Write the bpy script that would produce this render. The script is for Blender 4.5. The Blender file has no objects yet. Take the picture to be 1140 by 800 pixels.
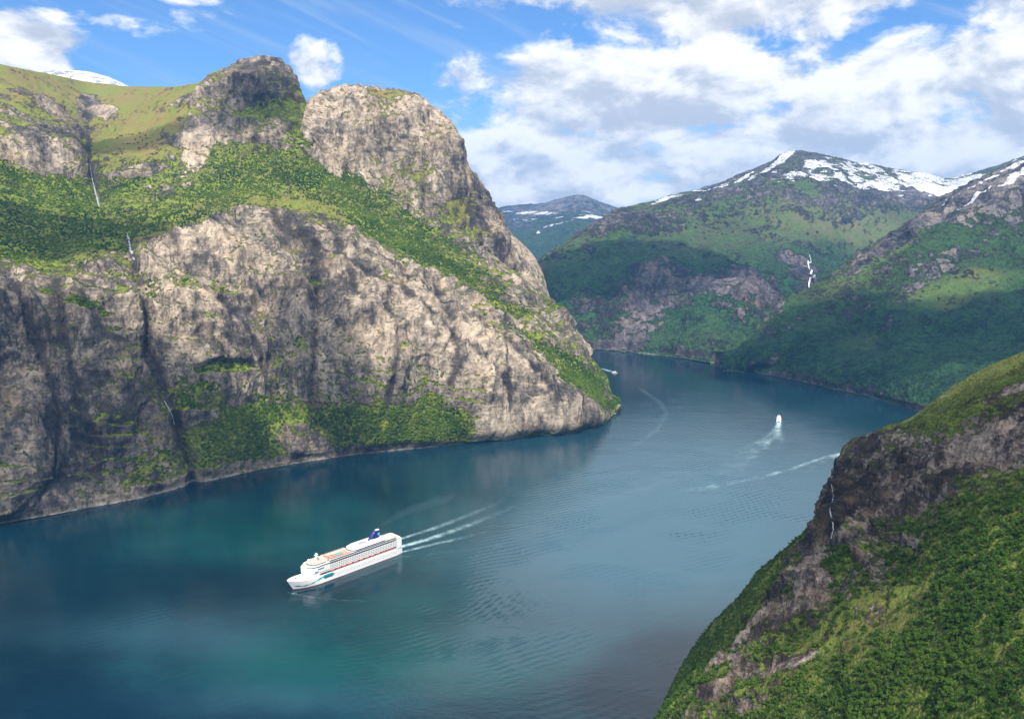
import bpy, bmesh, math, random
import numpy as np
from mathutils import Vector, Matrix

random.seed(7)
SC = bpy.context.scene
COL = SC.collection

# ------------------------------------------------------------------ camera
FPX, CX, CY, CAMH = 900.0, 570.0, 400.0, 650.0
PITCH = math.atan(150 / 900)
cam = bpy.data.cameras.new('camera')
cam.sensor_fit = 'HORIZONTAL'
cam.sensor_width = 36
cam.lens = 36 * FPX / 1140
cam.clip_start = 1
cam.clip_end = 120000
camo = bpy.data.objects.new('camera', cam)
COL.objects.link(camo)
camo.location = (0, 0, CAMH)
camo.rotation_euler = (math.pi / 2 - PITCH, 0, 0)
SC.camera = camo
cT, sT = math.cos(PITCH), math.sin(PITCH)

# ------------------------------------------------------------------ light
SUN = Vector((0.03, -0.62, 0.76)).normalized()
SUN_EL = math.asin(SUN.z)
SUN_AZ = math.atan2(SUN.x, SUN.y)
sl = bpy.data.lights.new('sun', 'SUN')
sl.energy = 4.6
sl.angle = math.radians(0.9)
sl.color = (1.0, 0.93, 0.82)
so = bpy.data.objects.new('sun', sl)
COL.objects.link(so)
so.rotation_euler = SUN.to_track_quat('Z', 'Y').to_euler()
SC.view_settings.view_transform = 'Standard'
SC.view_settings.look = 'None'
SC.view_settings.gamma = 1
SC.view_settings.exposure = 0.50
SC.view_settings.use_curve_mapping = False
SC.cycles.use_denoising = True
try:
    SC.cycles.denoiser = 'OPENIMAGEDENOISE'
except Exception:
    pass
SC.cycles.max_bounces = 5
SC.cycles.diffuse_bounces = 2
SC.cycles.glossy_bounces = 2
SC.cycles.transparent_max_bounces = 12
SC.cycles.volume_bounces = 0
SC.cycles.use_adaptive_sampling = False
SC.cycles.caustics_reflective = False
SC.cycles.caustics_refractive = False


# ------------------------------------------------------------------ node helper
class NT:
    def __init__(s, tree):
        s.t = tree
        s.t.nodes.clear()

    def n(s, typ, **kw):
        nd = s.t.nodes.new(typ)
        for k, v in kw.items():
            setattr(nd, k, v)
        return nd

    def put(s, sock, v):
        if hasattr(v, 'is_linked') or isinstance(v, bpy.types.NodeSocket):
            s.t.links.new(v, sock)
        elif v is not None:
            if isinstance(v, (tuple, list)) and len(v) == 3 and sock.type == 'RGBA':
                v = (*v, 1)
            sock.default_value = v

    def m(s, op, a, b=None, c=None, clamp=False):
        nd = s.n('ShaderNodeMath', operation=op, use_clamp=clamp)
        s.put(nd.inputs[0], a)
        if b is not None: s.put(nd.inputs[1], b)
        if c is not None: s.put(nd.inputs[2], c)
        return nd.outputs[0]

    def v(s, op, a, b=None):
        nd = s.n('ShaderNodeVectorMath', operation=op)
        s.put(nd.inputs[0], a)
        if b is not None: s.put(nd.inputs[1], b)
        return nd.outputs['Value'] if op in ('LENGTH', 'DOT_PRODUCT', 'DISTANCE') else nd.outputs[0]

    def mix(s, f, a, b, typ='MIX'):
        nd = s.n('ShaderNodeMix', data_type='RGBA', blend_type=typ)
        s.put(nd.inputs[0], f)
        s.put(nd.inputs[6], a)
        s.put(nd.inputs[7], b)
        return nd.outputs[2]

    def ss(s, x, lo, hi, to0=0.0, to1=1.0):
        nd = s.n('ShaderNodeMapRange', interpolation_type='SMOOTHSTEP')
        s.put(nd.inputs[0], x)
        nd.inputs[1].default_value = lo
        nd.inputs[2].default_value = hi
        nd.inputs[3].default_value = to0
        nd.inputs[4].default_value = to1
        return nd.outputs[0]

    def noise(s, vec, scale, detail=4, rough=0.55, dist=0.0, dim='3D'):
        nd = s.n('ShaderNodeTexNoise', noise_dimensions=dim)
        s.put(nd.inputs['Vector'], vec)
        nd.inputs['Scale'].default_value = scale
        nd.inputs['Detail'].default_value = detail
        nd.inputs['Roughness'].default_value = rough
        nd.inputs['Distortion'].default_value = dist
        return nd.outputs[0]

    def voro(s, vec, scale, feat='F1'):
        nd = s.n('ShaderNodeTexVoronoi', feature=feat)
        s.put(nd.inputs['Vector'], vec)
        nd.inputs['Scale'].default_value = scale
        return nd

    def mapping(s, vec, scale=(1, 1, 1), rot=(0, 0, 0), loc=(0, 0, 0)):
        nd = s.n('ShaderNodeMapping')
        s.put(nd.inputs[0], vec)
        nd.inputs[1].default_value = loc
        nd.inputs[2].default_value = rot
        nd.inputs[3].default_value = scale
        return nd.outputs[0]

    def comb(s, x, y, z):
        nd = s.n('ShaderNodeCombineXYZ')
        for i, q in enumerate((x, y, z)): s.put(nd.inputs[i], q)
        return nd.outputs[0]

    def sep(s, vec):
        nd = s.n('ShaderNodeSeparateXYZ')
        s.put(nd.inputs[0], vec)
        return nd.outputs

    def ramp(s, f, stops):
        nd = s.n('ShaderNodeValToRGB')
        cr = nd.color_ramp
        while len(cr.elements) < len(stops): cr.elements.new(0.5)
        for e, (p, c) in zip(cr.elements, stops):
            e.position = p
            e.color = (*c, 1)
        s.put(nd.inputs[0], f)
        return nd.outputs[0]

    def bump(s, h, strength, dist, normal=None):
        nd = s.n('ShaderNodeBump')
        nd.inputs['Strength'].default_value = strength
        nd.inputs['Distance'].default_value = dist
        s.put(nd.inputs['Height'], h)
        if normal is not None: s.put(nd.inputs['Normal'], normal)
        return nd.outputs[0]


def bsdf_mat(name, color, rough=0.6, metal=0.0, spec=0.5):
    mt = bpy.data.materials.new(name)
    mt.use_nodes = True
    b = mt.node_tree.nodes['Principled BSDF']
    b.inputs['Base Color'].default_value = (*color, 1)
    b.inputs['Roughness'].default_value = rough
    b.inputs['Metallic'].default_value = metal
    b.inputs['Specular IOR Level'].default_value = spec
    return mt


# ------------------------------------------------------------------ world: sky and clouds
W = bpy.data.worlds.new('World')
SC.world = W
W.use_nodes = True
w = NT(W.node_tree)
sky = w.n('ShaderNodeTexSky', sky_type='NISHITA', sun_disc=False)
sky.sun_elevation = SUN_EL
sky.sun_rotation = SUN_AZ
sky.altitude = 600
sky.air_density = 1.0
sky.dust_density = 0.6
sky.ozone_density = 2.5
tc = w.n('ShaderNodeTexCoord').outputs['Generated']
dx, dy, dz = w.sep(w.v('NORMALIZE', tc))
az = w.m('ARCTAN2', dx, dy)
el = w.m('ARCSINE', dz)


def fbm_at(a, e, sc=1.0):
    p = w.comb(w.m('MULTIPLY', a, 1.0), w.m('MULTIPLY', e, 1.75), 0.37)
    big = w.noise(p, 9 * sc, 12, 0.59, 0.22)
    return big


def blob(az_, el_, ra, re, amp, a=None, e=None):
    """soft elliptical bank of cloud in sky angles (radians)"""
    u = w.m('DIVIDE', w.m('SUBTRACT', a, az_), ra)
    q = w.m('DIVIDE', w.m('SUBTRACT', e, el_), re)
    r2 = w.m('ADD', w.m('MULTIPLY', u, u), w.m('MULTIPLY', q, q))
    g = w.m('SUBTRACT', 1.0, r2)
    return w.m('MULTIPLY', w.m('MAXIMUM', g, 0.0), amp)


def pa(px, py):
    """sky angles of a bearing"""
    x, y = (px - CX) / FPX, (CY - py) / FPX
    d = Vector((x, cT + y * sT, -sT + y * cT)).normalized()
    return math.atan2(d.x, d.y), math.asin(d.z)


BANKS = [  # px, py, rx, ry, amp
    (25, 55, 62, 38, .95), (349, 77, 33, 31, .42), (200, -6, 40, 10, .5),
    (570, 105, 120, 38, .70), (700, 110, 200, 62, 1.0), (820, 85, 140, 55, .78), (640, 75, 90, 35, .5),
    (830, 15, 190, 46, .85), (640, 20, 60, 30, .35), (1040, 85, 110, 62, .95), (1120, 110, 110, 110, .7),
    (950, 165, 280, 50, .95), (620, 185, 170, 52, 1.05), (740, 190, 170, 55, .7), (1080, 20, 90, 50, .35), (990, 120, 120, 50, .5),
    (900, -110, 460, 120, 1.3), (840, -330, 420, 150, 1.0), (1250, 0, 180, 200, .8), (700, -230, 300, 60, .6), (-220, 150, 160, 60, .7),
    (1500, 150, 260, 120, .7), 
]


def cover(a, e):
    tot = None
    for (px, py, rx, ry, amp) in BANKS:
        A, E = pa(px, py)
        b_ = blob(A, E, rx / FPX * 1.15, ry / FPX * 1.15, amp, a, e)
        tot = b_ if tot is None else w.m('MAXIMUM', tot, b_)
    # broken field of cumulus over the rest of the sky, behind and overhead
    back = w.ss(w.m('ABSOLUTE', a), 0.75, 1.3, 0, 0.45)
    return w.m('ADD', w.m('MULTIPLY', tot, 0.9), back)


def density(a, e):
    n1 = fbm_at(a, e)
    return w.m('ADD', cover(a, e), w.m('MULTIPLY', w.m('SUBTRACT', n1, 0.5), 2.3)), n1


dn, n1 = density(az, el)
alpha = w.ss(dn, 0.20, 0.54)
# lit side: compare the thickness here with that a little towards the sun (up and right)
n_up = fbm_at(w.m('ADD', az, 0.012), w.m('ADD', el, 0.020))
lit = w.m('SUBTRACT', n1, n_up)
lit = w.ss(w.m('ADD', w.m('MULTIPLY', lit, 2.6), w.m('MULTIPLY', w.m('SUBTRACT', 0.75, dn), 0.22)), -0.32, 0.30)
ccol = w.mix(lit, (0.46, 0.50, 0.575), (0.88, 0.875, 0.87))
# high thin cirrus streaks
cp = w.comb(w.m('ADD', w.m('MULTIPLY', az, 1.0), w.m('MULTIPLY', el, 1.1)), w.m('SUBTRACT', w.m('MULTIPLY', el, 5.5), w.m('MULTIPLY', az, -2.0)), 3.1)
cir = w.noise(cp, 4.5, 8, 0.62, 0.6)
cirm = w.m('MULTIPLY', w.ss(cir, 0.45, 0.78), w.ss(el, 0.02, 0.16, 0.85, 0.62))
skyc = w.v('SCALE', sky.outputs[0])
skyc.node.inputs['Scale'].default_value = 0.088
skyc = w.mix(1.0, skyc, (0.66, 0.96, 1.30), 'MULTIPLY')
cirm = w.m('MULTIPLY', cirm, .72)
c1 = w.mix(cirm, skyc, (0.50, 0.57, 0.66))
# milky air low over the horizon
c1 = w.mix(w.ss(el, 0.0, 0.16, 0.55, 0.0), c1, (0.56, 0.63, 0.70))
hi = w.v('SCALE', ccol)
w.put(hi.node.inputs['Scale'], w.ss(el, .27, .42, 1.0, 1.9))   # clouds above the frame boosted to brighten their reflection in the water
c2 = w.mix(w.m('MULTIPLY', alpha, w.ss(el, -0.02, 0.03)), c1, hi)
bg = w.n('ShaderNodeBackground')
w.put(bg.inputs[0], c2)
bg.inputs[1].default_value = 1.0
out = w.n('ShaderNodeOutputWorld')
w.t.links.new(bg.outputs[0], out.inputs[0])
W.cycles.sampling_method = 'MANUAL'
W.cycles.sample_map_resolution = 1024


# ------------------------------------------------------------------ numpy noise
def _h(x, y, z, k):
    h = (x * np.uint32(374761393) + y * np.uint32(668265263) + z * np.uint32(2246822519) + np.uint32(k * 3266489917 % 4294967296))
    h = (h ^ (h >> np.uint32(15))) * np.uint32(2246822519)
    h = (h ^ (h >> np.uint32(13))) * np.uint32(3266489917)
    return h ^ (h >> np.uint32(16))


def perlin(x, y, z, seed=0):
    x, y, z = [np.asarray(q, dtype=np.float64) for q in (x, y, z)]
    x, y, z = np.broadcast_arrays(x, y, z)
    xf, yf, zf = np.floor(x), np.floor(y), np.floor(z)
    xi, yi, zi = [(q.astype(np.int64) & 0xffffffff).astype(np.uint32) for q in (xf, yf, zf)]
    fx, fy, fz = x - xf, y - yf, z - zf
    u, v_, t = [q * q * q * (q * (q * 6 - 15) + 10) for q in (fx, fy, fz)]
    res = 0
    with np.errstate(over='ignore'):
        for a in (0, 1):
            for b in (0, 1):
                for c in (0, 1):
                    h = _h(xi + np.uint32(a), yi + np.uint32(b), zi + np.uint32(c), seed)
                    gx = (h & np.uint32(1023)) / 511.5 - 1
                    gy = ((h >> np.uint32(10)) & np.uint32(1023)) / 511.5 - 1
                    gz = ((h >> np.uint32(20)) & np.uint32(1023)) / 511.5 - 1
                    d = gx * (fx - a) + gy * (fy - b) + gz * (fz - c)
                    res = res + d * (u if a else 1 - u) * (v_ if b else 1 - v_) * (t if c else 1 - t)
    return res * 1.3


def fbm(p, scale, octv=5, seed=0, rough=0.5, ridged=False, stretch=(1, 1, 1)):
    x, y, z = [p[..., i] / scale * stretch[i] for i in range(3)]
    s, a, tot = 0, 1.0, 0
    for o in range(octv):
        n = perlin(x + 17.3 * o, y - 9.1 * o, z + 4.7 * o, seed + o * 13)
        if ridged:
            n = 1 - 2 * np.abs(n)
            n = n * np.abs(n)
        s = s + a * n
        tot += a
        a *= rough
        x, y, z = x * 2.03, y * 2.03, z * 2.03
    return s / tot


def sstep(x, a, b):
    t = np.clip((x - a) / (b - a), 0, 1)
    return t * t * (3 - 2 * t)


# bearing + forward distance -> world point
def world_pt(px, py, Y):
    x, y = (px - CX) / FPX, (CY - py) / FPX
    dY = cT + y * sT
    return np.stack([x * Y / dY, Y + 0 * x, CAMH + (-sT + y * cT) * Y / dY], -1)


def shoreY(py):
    y = (CY - py) / FPX
    return CAMH * (cT + y * sT) / (sT - y * cT)


def water_pt(px, py):
    return Vector(world_pt(np.array(float(px)), np.array(float(py)), shoreY(float(py))))


def pchip(xk, yk, x):
    """monotone cubic interpolation (yk may be 2-D: knots x channels)"""
    xk = np.asarray(xk, float)
    yk = np.asarray(yk, float)
    h = np.diff(xk)
    d = np.diff(yk, axis=0) / h.reshape(-1, *([1] * (yk.ndim - 1)))
    m = np.zeros_like(yk)
    m[0], m[-1] = d[0], d[-1]
    for i in range(1, len(xk) - 1):
        s = d[i - 1] * d[i]
        den = d[i - 1] + d[i]
        m[i] = np.where(s > 0, 2 * s / np.where(den == 0, 1, den), 0)
    i = np.clip(np.searchsorted(xk, x) - 1, 0, len(xk) - 2)
    hh = h[i]
    t = (np.asarray(x) - xk[i]) / hh
    sh = (-1,) + (1,) * (yk.ndim - 1)
    t, hh = t.reshape(sh), hh.reshape(sh)
    return ((2 * t ** 3 - 3 * t ** 2 + 1) * yk[i] + (t ** 3 - 2 * t ** 2 + t) * hh * m[i]
            + (-2 * t ** 3 + 3 * t ** 2) * yk[i + 1] + (t ** 3 - t ** 2) * hh * m[i + 1])


def link_mesh(name, V, F, mats=(), parent=None, smooth=True, mi=None):
    me = bpy.data.meshes.new(name)
    V = np.asarray(V, np.float32).reshape(-1, 3)
    F = np.asarray(F, np.int32)
    k = F.shape[1]
    me.vertices.add(len(V))
    me.vertices.foreach_set('co', V.ravel())
    me.loops.add(F.size)
    me.loops.foreach_set('vertex_index', F.ravel())
    me.polygons.add(len(F))
    me.polygons.foreach_set('loop_start', np.arange(0, F.size, k, dtype=np.int32))
    if mi is not None: me.polygons.foreach_set('material_index', np.asarray(mi, np.int32))
    me.polygons.foreach_set('use_smooth', np.full(len(F), smooth))
    for q in mats: me.materials.append(q)
    me.update(calc_edges=True)
    me.validate()
    o = bpy.data.objects.new(name, me)
    COL.objects.link(o)
    if parent: o.parent = parent
    return o


def tag(o, label=None, cat=None, group=None, kind=None):
    if label: o['label'] = label
    if cat: o['category'] = cat
    if group: o['group'] = group
    if kind: o['kind'] = kind
    return o


def grid_faces(nr, nc):
    i = np.arange(nr * nc).reshape(nr, nc)
    return np.stack([i[:-1, :-1], i[:-1, 1:], i[1:, 1:], i[1:, :-1]], -1).reshape(-1, 4)


def add_attr(o, name, data):
    at = o.data.attributes.new(name, 'FLOAT_COLOR', 'POINT')
    at.data.foreach_set('color', np.asarray(data, np.float32).ravel())


class Layer:
    """A mountainside: columns of knots (py, Y, veg, grass, roughness) from foot to crest, then a back slope.
    py None at the foot of a column means the water's edge has been given separately."""

    def __init__(s, name, px, knots, step=1.3, back=((350, -120), (1400, -700)), colstep=None):
        s.name = name
        K = np.array(knots, float)  # ncol, nk, nch
        us = np.arange(px[0], px[-1] + .01, colstep or step)
        KU = pchip(px, K, us)  # nu, nk, ch
        nk = KU.shape[1]
        rows = []
        for k in range(nk - 1):
            ext = np.abs(KU[:, k + 1, 0] - KU[:, k, 0]).max()
            n = max(2, int(ext / step))
            ts = np.arange(n) / n
            rows += [(k + t) for t in ts]
        rows.append(nk - 1)
        rows = np.array(rows)
        G = pchip(np.arange(nk), np.swapaxes(KU, 0, 1), rows)  # nr, nu, ch
        # soften the depth profile so that knots do not show as creases
        s.px = np.broadcast_to(us, G.shape[:2]).copy()
        s.py = G[..., 0]
        P = world_pt(s.px, s.py, G[..., 1])
        s.front = G.shape[0]
        s.veg, s.grass, s.rgh = G[..., 2], G[..., 3], G[..., 4]
        # back slope
        ex = []
        last, lz = P[-1], None
        prev = (0, 0)
        for (dyy, dzz) in back:
            nb = 6
            for j in range(1, nb + 1):
                t = j / nb
                q = P[-1].copy()
                away = q[:, :2] / np.linalg.norm(q[:, :2], axis=1, keepdims=True)
                q[:, :2] += away * (prev[0] + (dyy - prev[0]) * t)
                q[:, 2] += prev[1] + (dzz - prev[1]) * t
                ex.append(q)
            prev = (dyy, dzz)
        ex = np.array(ex)
        s.P = np.concatenate([P, ex], 0)
        ne = len(ex)
        cat = lambda a: np.concatenate([a, np.repeat(a[-1:], ne, 0)], 0)
        s.px, s.py, s.veg, s.grass, s.rgh = map(cat, (s.px, s.py, s.veg, s.grass, s.rgh))
        s.snow = np.zeros_like(s.veg)
        s.tone = np.full_like(s.veg, 0.5)
        s.normals()
        s.P0 = s.P.copy()

    def normals(s):
        du = np.gradient(s.P, axis=1)
        dv = np.gradient(s.P, axis=0)
        n = np.cross(du, dv)
        n /= np.linalg.norm(n, axis=-1, keepdims=True) + 1e-9
        s.N = n
        return n

    def patch(s, ch, cx, cy, rx, ry, rot, amp, soft=1.1, warp=0.75):
        """adds amp to a channel inside a ragged ellipse of ground"""
        a = getattr(s, ch)
        c, sn = math.cos(math.radians(rot)), math.sin(math.radians(rot))
        dxp, dyp = s.px - cx, s.py - cy
        u = (dxp * c - dyp * sn) / rx
        v = (dxp * sn + dyp * c) / ry
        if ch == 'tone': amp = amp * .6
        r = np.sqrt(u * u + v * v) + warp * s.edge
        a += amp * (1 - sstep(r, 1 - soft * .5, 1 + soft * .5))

    def build(s, mat, kind='structure', label=None):
        nr, nc = s.veg.shape
        o = link_mesh(s.name, s.P, grid_faces(nr, nc), [mat])
        add_attr(o, 'ground', np.stack([np.clip(s.veg, 0, 1), np.clip(s.grass, 0, 1), np.clip(s.snow, 0, 1), np.clip(s.tone, 0, 1)], -1))
        o['kind'] = kind
        if label: o['label'] = label
        s.normals()
        s.obj = o
        return o

    def at(s, px, py):
        """the real surface point on a bearing"""
        d = (s.px[:s.front] - px) ** 2 + (s.py[:s.front] - py) ** 2
        i = np.unravel_index(np.argmin(d), d.shape)
        return Vector(s.P[i]), Vector(s.N[i])


def erode(L, unit, seed=0, rock=1.0, vegamp=0.35, strata=0.6, gully=1.0, vegrel=.9, vegadd=.08):
    P = L.P0
    amp = L.rgh
    warp = fbm(P, unit * 2.5, 4, seed + 5)[..., None] * unit * 0.9
    Q = P + warp * np.array([1, -.6, .5])
    # fall-line gullies and buttresses: long in z, short along the wall
    g1 = fbm(Q, unit, 5, seed + 11, 0.55, True, (1, 1, .32))
    g2 = fbm(Q, unit * .28, 4, seed + 23, 0.55, True, (1, 1, .22))
    f1 = fbm(Q, unit * .5, 5, seed + 31, 0.6, False, (1, 1, .8))
    # bedding ledges, tilted
    hh = Q[..., 2] + 0.22 * Q[..., 0] + 0.10 * Q[..., 1] + 30 * f1
    th = unit * .16
    st = (hh / th) % 1.0
    ledge = np.where(st < .8, st / .8, (1 - st) / .2) - .5
    ledge = ledge * sstep(fbm(P, unit * 1.1, 3, seed + 41), -.15, .35)
    L.led = ledge
    L.g2 = g2
    L.g1 = g1
    L.f1 = f1
    rk = 1 - sstep(L.veg + L.edge * .35, .35, .75)
    g0 = fbm(Q, unit * 2.4, 4, seed + 17, 0.5, True, (1, 1, .45))
    ri = np.arange(L.P.shape[0])[:, None] * 1.0
    cr = 1 - .8 * (1 - sstep(np.abs(ri - L.front), 3, 34))
    d = amp * (cr * (unit * .46 * gully * g0 + unit * .34 * gully * g1 + unit * .15 * f1) + unit * .075 * g2) * (0.78 + .22 * rk) * rock
    d += rk * amp * unit * .055 * ledge * strata
    d += (1 - rk) * vegamp * unit * .05 * fbm(P, unit * .12, 3, seed + 51)
    ri = np.arange(L.P.shape[0])[:, None] * 1.0
    foot = sstep(ri, 0, 14) * .85 + .15
    N = L.N.copy()
    N[..., 2] = N[..., 2] * .8
    L.P = L.P0 + N * (d * foot)[..., None]
    L.rk = rk
    n0 = L.N[..., 2].copy()
    L.normals()
    dn = L.N[..., 2] - n0
    dn = np.clip(dn - dn[:L.front].mean(), -.45, .45)
    L.veg += vegrel * dn - .10 * L.g1 + .34 * L.edge * (1 - .55 * np.abs(2 * np.clip(L.veg, 0, 1) - 1)) + vegadd
    L.tone += .55 * fbm(P, unit * 1.6, 4, seed + 61, .55) + .22 * fbm(Q, unit * .5, 4, seed + 67, .6, True, (1, 1, .25))


# ------------------------------------------------------------------ ground material
def ground_mat(name, s=1.0, cell=10.0, bumpd=6.0, rocklo=(0.082, 0.071, 0.064), rockhi=(0.405, 0.330, 0.245),
               gdark=(0.020, 0.050, 0.008), glight=(0.20, 0.24, 0.026), grassa=(0.20, 0.155, 0.05), grassb=(0.155, 0.18, 0.028), wash=1.0):
    mt = bpy.data.materials.new(name)
    mt.use_nodes = True
    t = NT(mt.node_tree)
    pos = t.n('ShaderNodeNewGeometry').outputs['Position']
    at = t.n('ShaderNodeAttribute', attribute_name='ground')
    sep = t.n('ShaderNodeSeparateColor')
    t.put(sep.inputs[0], at.outputs['Color'])
    veg, grass, snow, tone = sep.outputs[0], sep.outputs[1], sep.outputs[2], at.outputs['Alpha']
    nA = t.noise(pos, .012 / s, 8, .62, .4)
    nB = t.noise(pos, .05 / s, 8, .65, .2)
    nC = t.noise(pos, .16 / s, 6, .7)
    nS = t.noise(t.mapping(pos, (.5, 1, 2.2), rot=(0, 0, .5)), .02 / s, 6, .65, .4)
    streak = t.noise(t.mapping(pos, (.055 / s, .055 / s, .007 / s)), 1.0, 8, .62, .3)
    strat = t.noise(t.mapping(pos, (.004 / s, .004 / s, .075 / s), rot=(math.radians(6), math.radians(13), 0)), 1.0, 7, .62, .7)
    # rock
    diag = t.noise(t.mapping(pos, (.05 / s, .05 / s, .009 / s), rot=(math.radians(28), math.radians(38), 0)), 1.0, 7, .62, .5)
    rv = t.m('ADD', t.m('MULTIPLY', streak, .30), t.m('MULTIPLY', strat, .16))
    rv = t.m('ADD', rv, t.m('MULTIPLY', diag, .20))
    rv = t.m('ADD', rv, t.m('MULTIPLY', nB, .36))
    rv = t.m('ADD', rv, t.m('MULTIPLY', t.m('SUBTRACT', nA, .5), .60))
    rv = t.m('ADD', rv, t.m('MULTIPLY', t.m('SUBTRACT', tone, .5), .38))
    mid = tuple((a * .5 + b * .5) * .92 for a, b in zip(rocklo, rockhi))
    ck = t.noise(t.mapping(pos, (.03 / s, .03 / s, .007 / s), rot=(.1, .15, 0)), 1.0, 5, .6, .9)
    crack = t.ss(t.m('ABSOLUTE', t.m('SUBTRACT', ck, .5)), 0, .022, 1, 0)
    ck2 = t.noise(t.mapping(pos, (.02 / s, .02 / s, .05 / s), rot=(.3, .5, .2)), 1.0, 6, .62, .6)
    crack2 = t.ss(t.m('ABSOLUTE', t.m('SUBTRACT', ck2, .48)), 0, .016, 1, 0)
    warpv = t.n('ShaderNodeTexNoise')
    t.put(warpv.inputs['Vector'], pos)
    warpv.inputs['Scale'].default_value = .02 / s
    warpv.inputs['Detail'].default_value = 4
    wp = t.v('ADD', pos, t.v('MULTIPLY', warpv.outputs['Color'], (34 * s, 34 * s, 60 * s)))
    b1 = t.voro(t.mapping(wp, (1, 1, .32), rot=(.12, .18, 0)), .030 / s)
    b2 = t.voro(t.mapping(wp, (1, 1, .55), rot=(.25, -.1, 0)), .085 / s)
    s1 = t.n('ShaderNodeSeparateColor'); t.put(s1.inputs[0], b1.outputs['Color'])
    s2 = t.n('ShaderNodeSeparateColor'); t.put(s2.inputs[0], b2.outputs['Color'])
    block = t.m('ADD', t.m('MULTIPLY', s1.outputs[0], .6), t.m('MULTIPLY', s2.outputs[0], .4))
    crack = t.m('MULTIPLY', t.m('MAXIMUM', crack, t.m('MULTIPLY', crack2, .8)), t.ss(nB, .38, .56))
    rv = t.m('SUBTRACT', t.m('ADD', rv, t.m('MULTIPLY', t.m('SUBTRACT', nC, .5), .30)), t.m('MULTIPLY', crack, .12))
    rv = t.m('ADD', rv, t.m('MULTIPLY', t.m('SUBTRACT', block, .5), .16))
    stain = t.noise(t.mapping(pos, (.03 / s, .03 / s, .0016 / s)), 1.0, 5, .6, .2)
    rv = t.m('ADD', rv, t.m('MULTIPLY', t.m('SUBTRACT', stain, .5), .42))
    rock = t.ramp(t.ss(rv, .27, .74), [(0, tuple(q * .55 for q in rocklo)), (.25, rocklo), (.55, mid), (.85, rockhi), (1, tuple(min(.6, q * 1.3) for q in rockhi))])
    rock = t.mix(t.ss(nA, .48, .70, 0, .38), rock, (0.27, 0.17, 0.09))       # iron and lichen staining
    rock = t.mix(t.ss(t.m('ADD', nB, t.m('MULTIPLY', veg, .35)), .58, .80, 0, .62), rock, (0.12, 0.125, 0.04))      # moss on ledges
    # plants
    vo = t.voro(pos, 1.0 / cell)
    vs = t.n('ShaderNodeSeparateColor')
    t.put(vs.inputs[0], vo.outputs['Color'])
    gm = t.m('ADD', t.m('MULTIPLY', vs.outputs[0], .38), t.m('MULTIPLY', nB, .65))
    gm = t.m('ADD', gm, t.m('MULTIPLY', t.m('SUBTRACT', nA, .5), .8))
    forest = t.mix(t.ss(gm, .25, .85), gdark, glight)
    grs = t.mix(t.ss(nA, .38, .62), grassa, grassb)
    grs = t.mix(t.ss(nC, .45, .75, 0, .5), grs, (0.20, 0.14, 0.07))
    pl = t.mix(grass, forest, grs)
    vm = t.m('ADD', veg, t.m('MULTIPLY', t.m('SUBTRACT', nB, .5), 1.9))
    vm = t.m('ADD', vm, t.m('MULTIPLY', t.m('SUBTRACT', nA, .5), 1.0))
    vm = t.m('ADD', vm, t.m('MULTIPLY', t.m('SUBTRACT', nC, .5), .9))
    vmask = t.ss(vm, .36, .60)
    col = t.mix(vmask, rock, pl)
    sm = t.m('ADD', snow, t.m('MULTIPLY', t.m('SUBTRACT', nS, .5), 2.4))
    smask = t.m('MULTIPLY', t.ss(sm, .43, .60), t.ss(snow, .04, .16))
    col = t.mix(smask, col, (.82, .84, .87))
    # wave-washed pale stone just above the water
    z = t.sep(pos)[2]
    shore = t.m('MULTIPLY', t.ss(t.m('ADD', z, t.m('MULTIPLY', t.m('SUBTRACT', nB, .5), 14)), 2.5, 6, 1, 0), t.ss(nA, .42, .6, .15 * wash, wash))
    col = t.mix(shore, col, (.42, .40, .34))
    hgt = t.m('ADD', t.m('MULTIPLY', streak, .7), t.m('MULTIPLY', strat, .45))
    hgt = t.m('ADD', hgt, t.m('MULTIPLY', diag, .5))
    hgt = t.m('ADD', hgt, t.m('MULTIPLY', nB, .9))
    hgt = t.m('ADD', hgt, t.m('MULTIPLY', nC, .45))
    hgt = t.m('SUBTRACT', hgt, t.m('MULTIPLY', crack, .35))
    hgt = t.m('ADD', hgt, t.m('MULTIPLY', block, .75))
    vh = t.m('ADD', t.m('MULTIPLY', t.m('SUBTRACT', 1.0, vo.outputs['Distance']), .75), t.m('MULTIPLY', nC, .5))
    vh = t.m('MULTIPLY', vh, t.m('SUBTRACT', 1.0, t.m('MULTIPLY', grass, .8)))
    hm = t.n('ShaderNodeMix', data_type='FLOAT')
    t.put(hm.inputs[0], vmask)
    t.put(hm.inputs[2], hgt)
    t.put(hm.inputs[3], vh)
    bmp = t.bump(hm.outputs[0], 1.0, bumpd)
    b = t.n('ShaderNodeBsdfPrincipled')
    t.put(b.inputs['Base Color'], col)
    t.put(b.inputs['Normal'], bmp)
    b.inputs['Roughness'].default_value = .9
    b.inputs['Specular IOR Level'].default_value = .15
    o = t.n('ShaderNodeOutputMaterial')
    t.t.links.new(b.outputs[0], o.inputs[0])
    return mt


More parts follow.
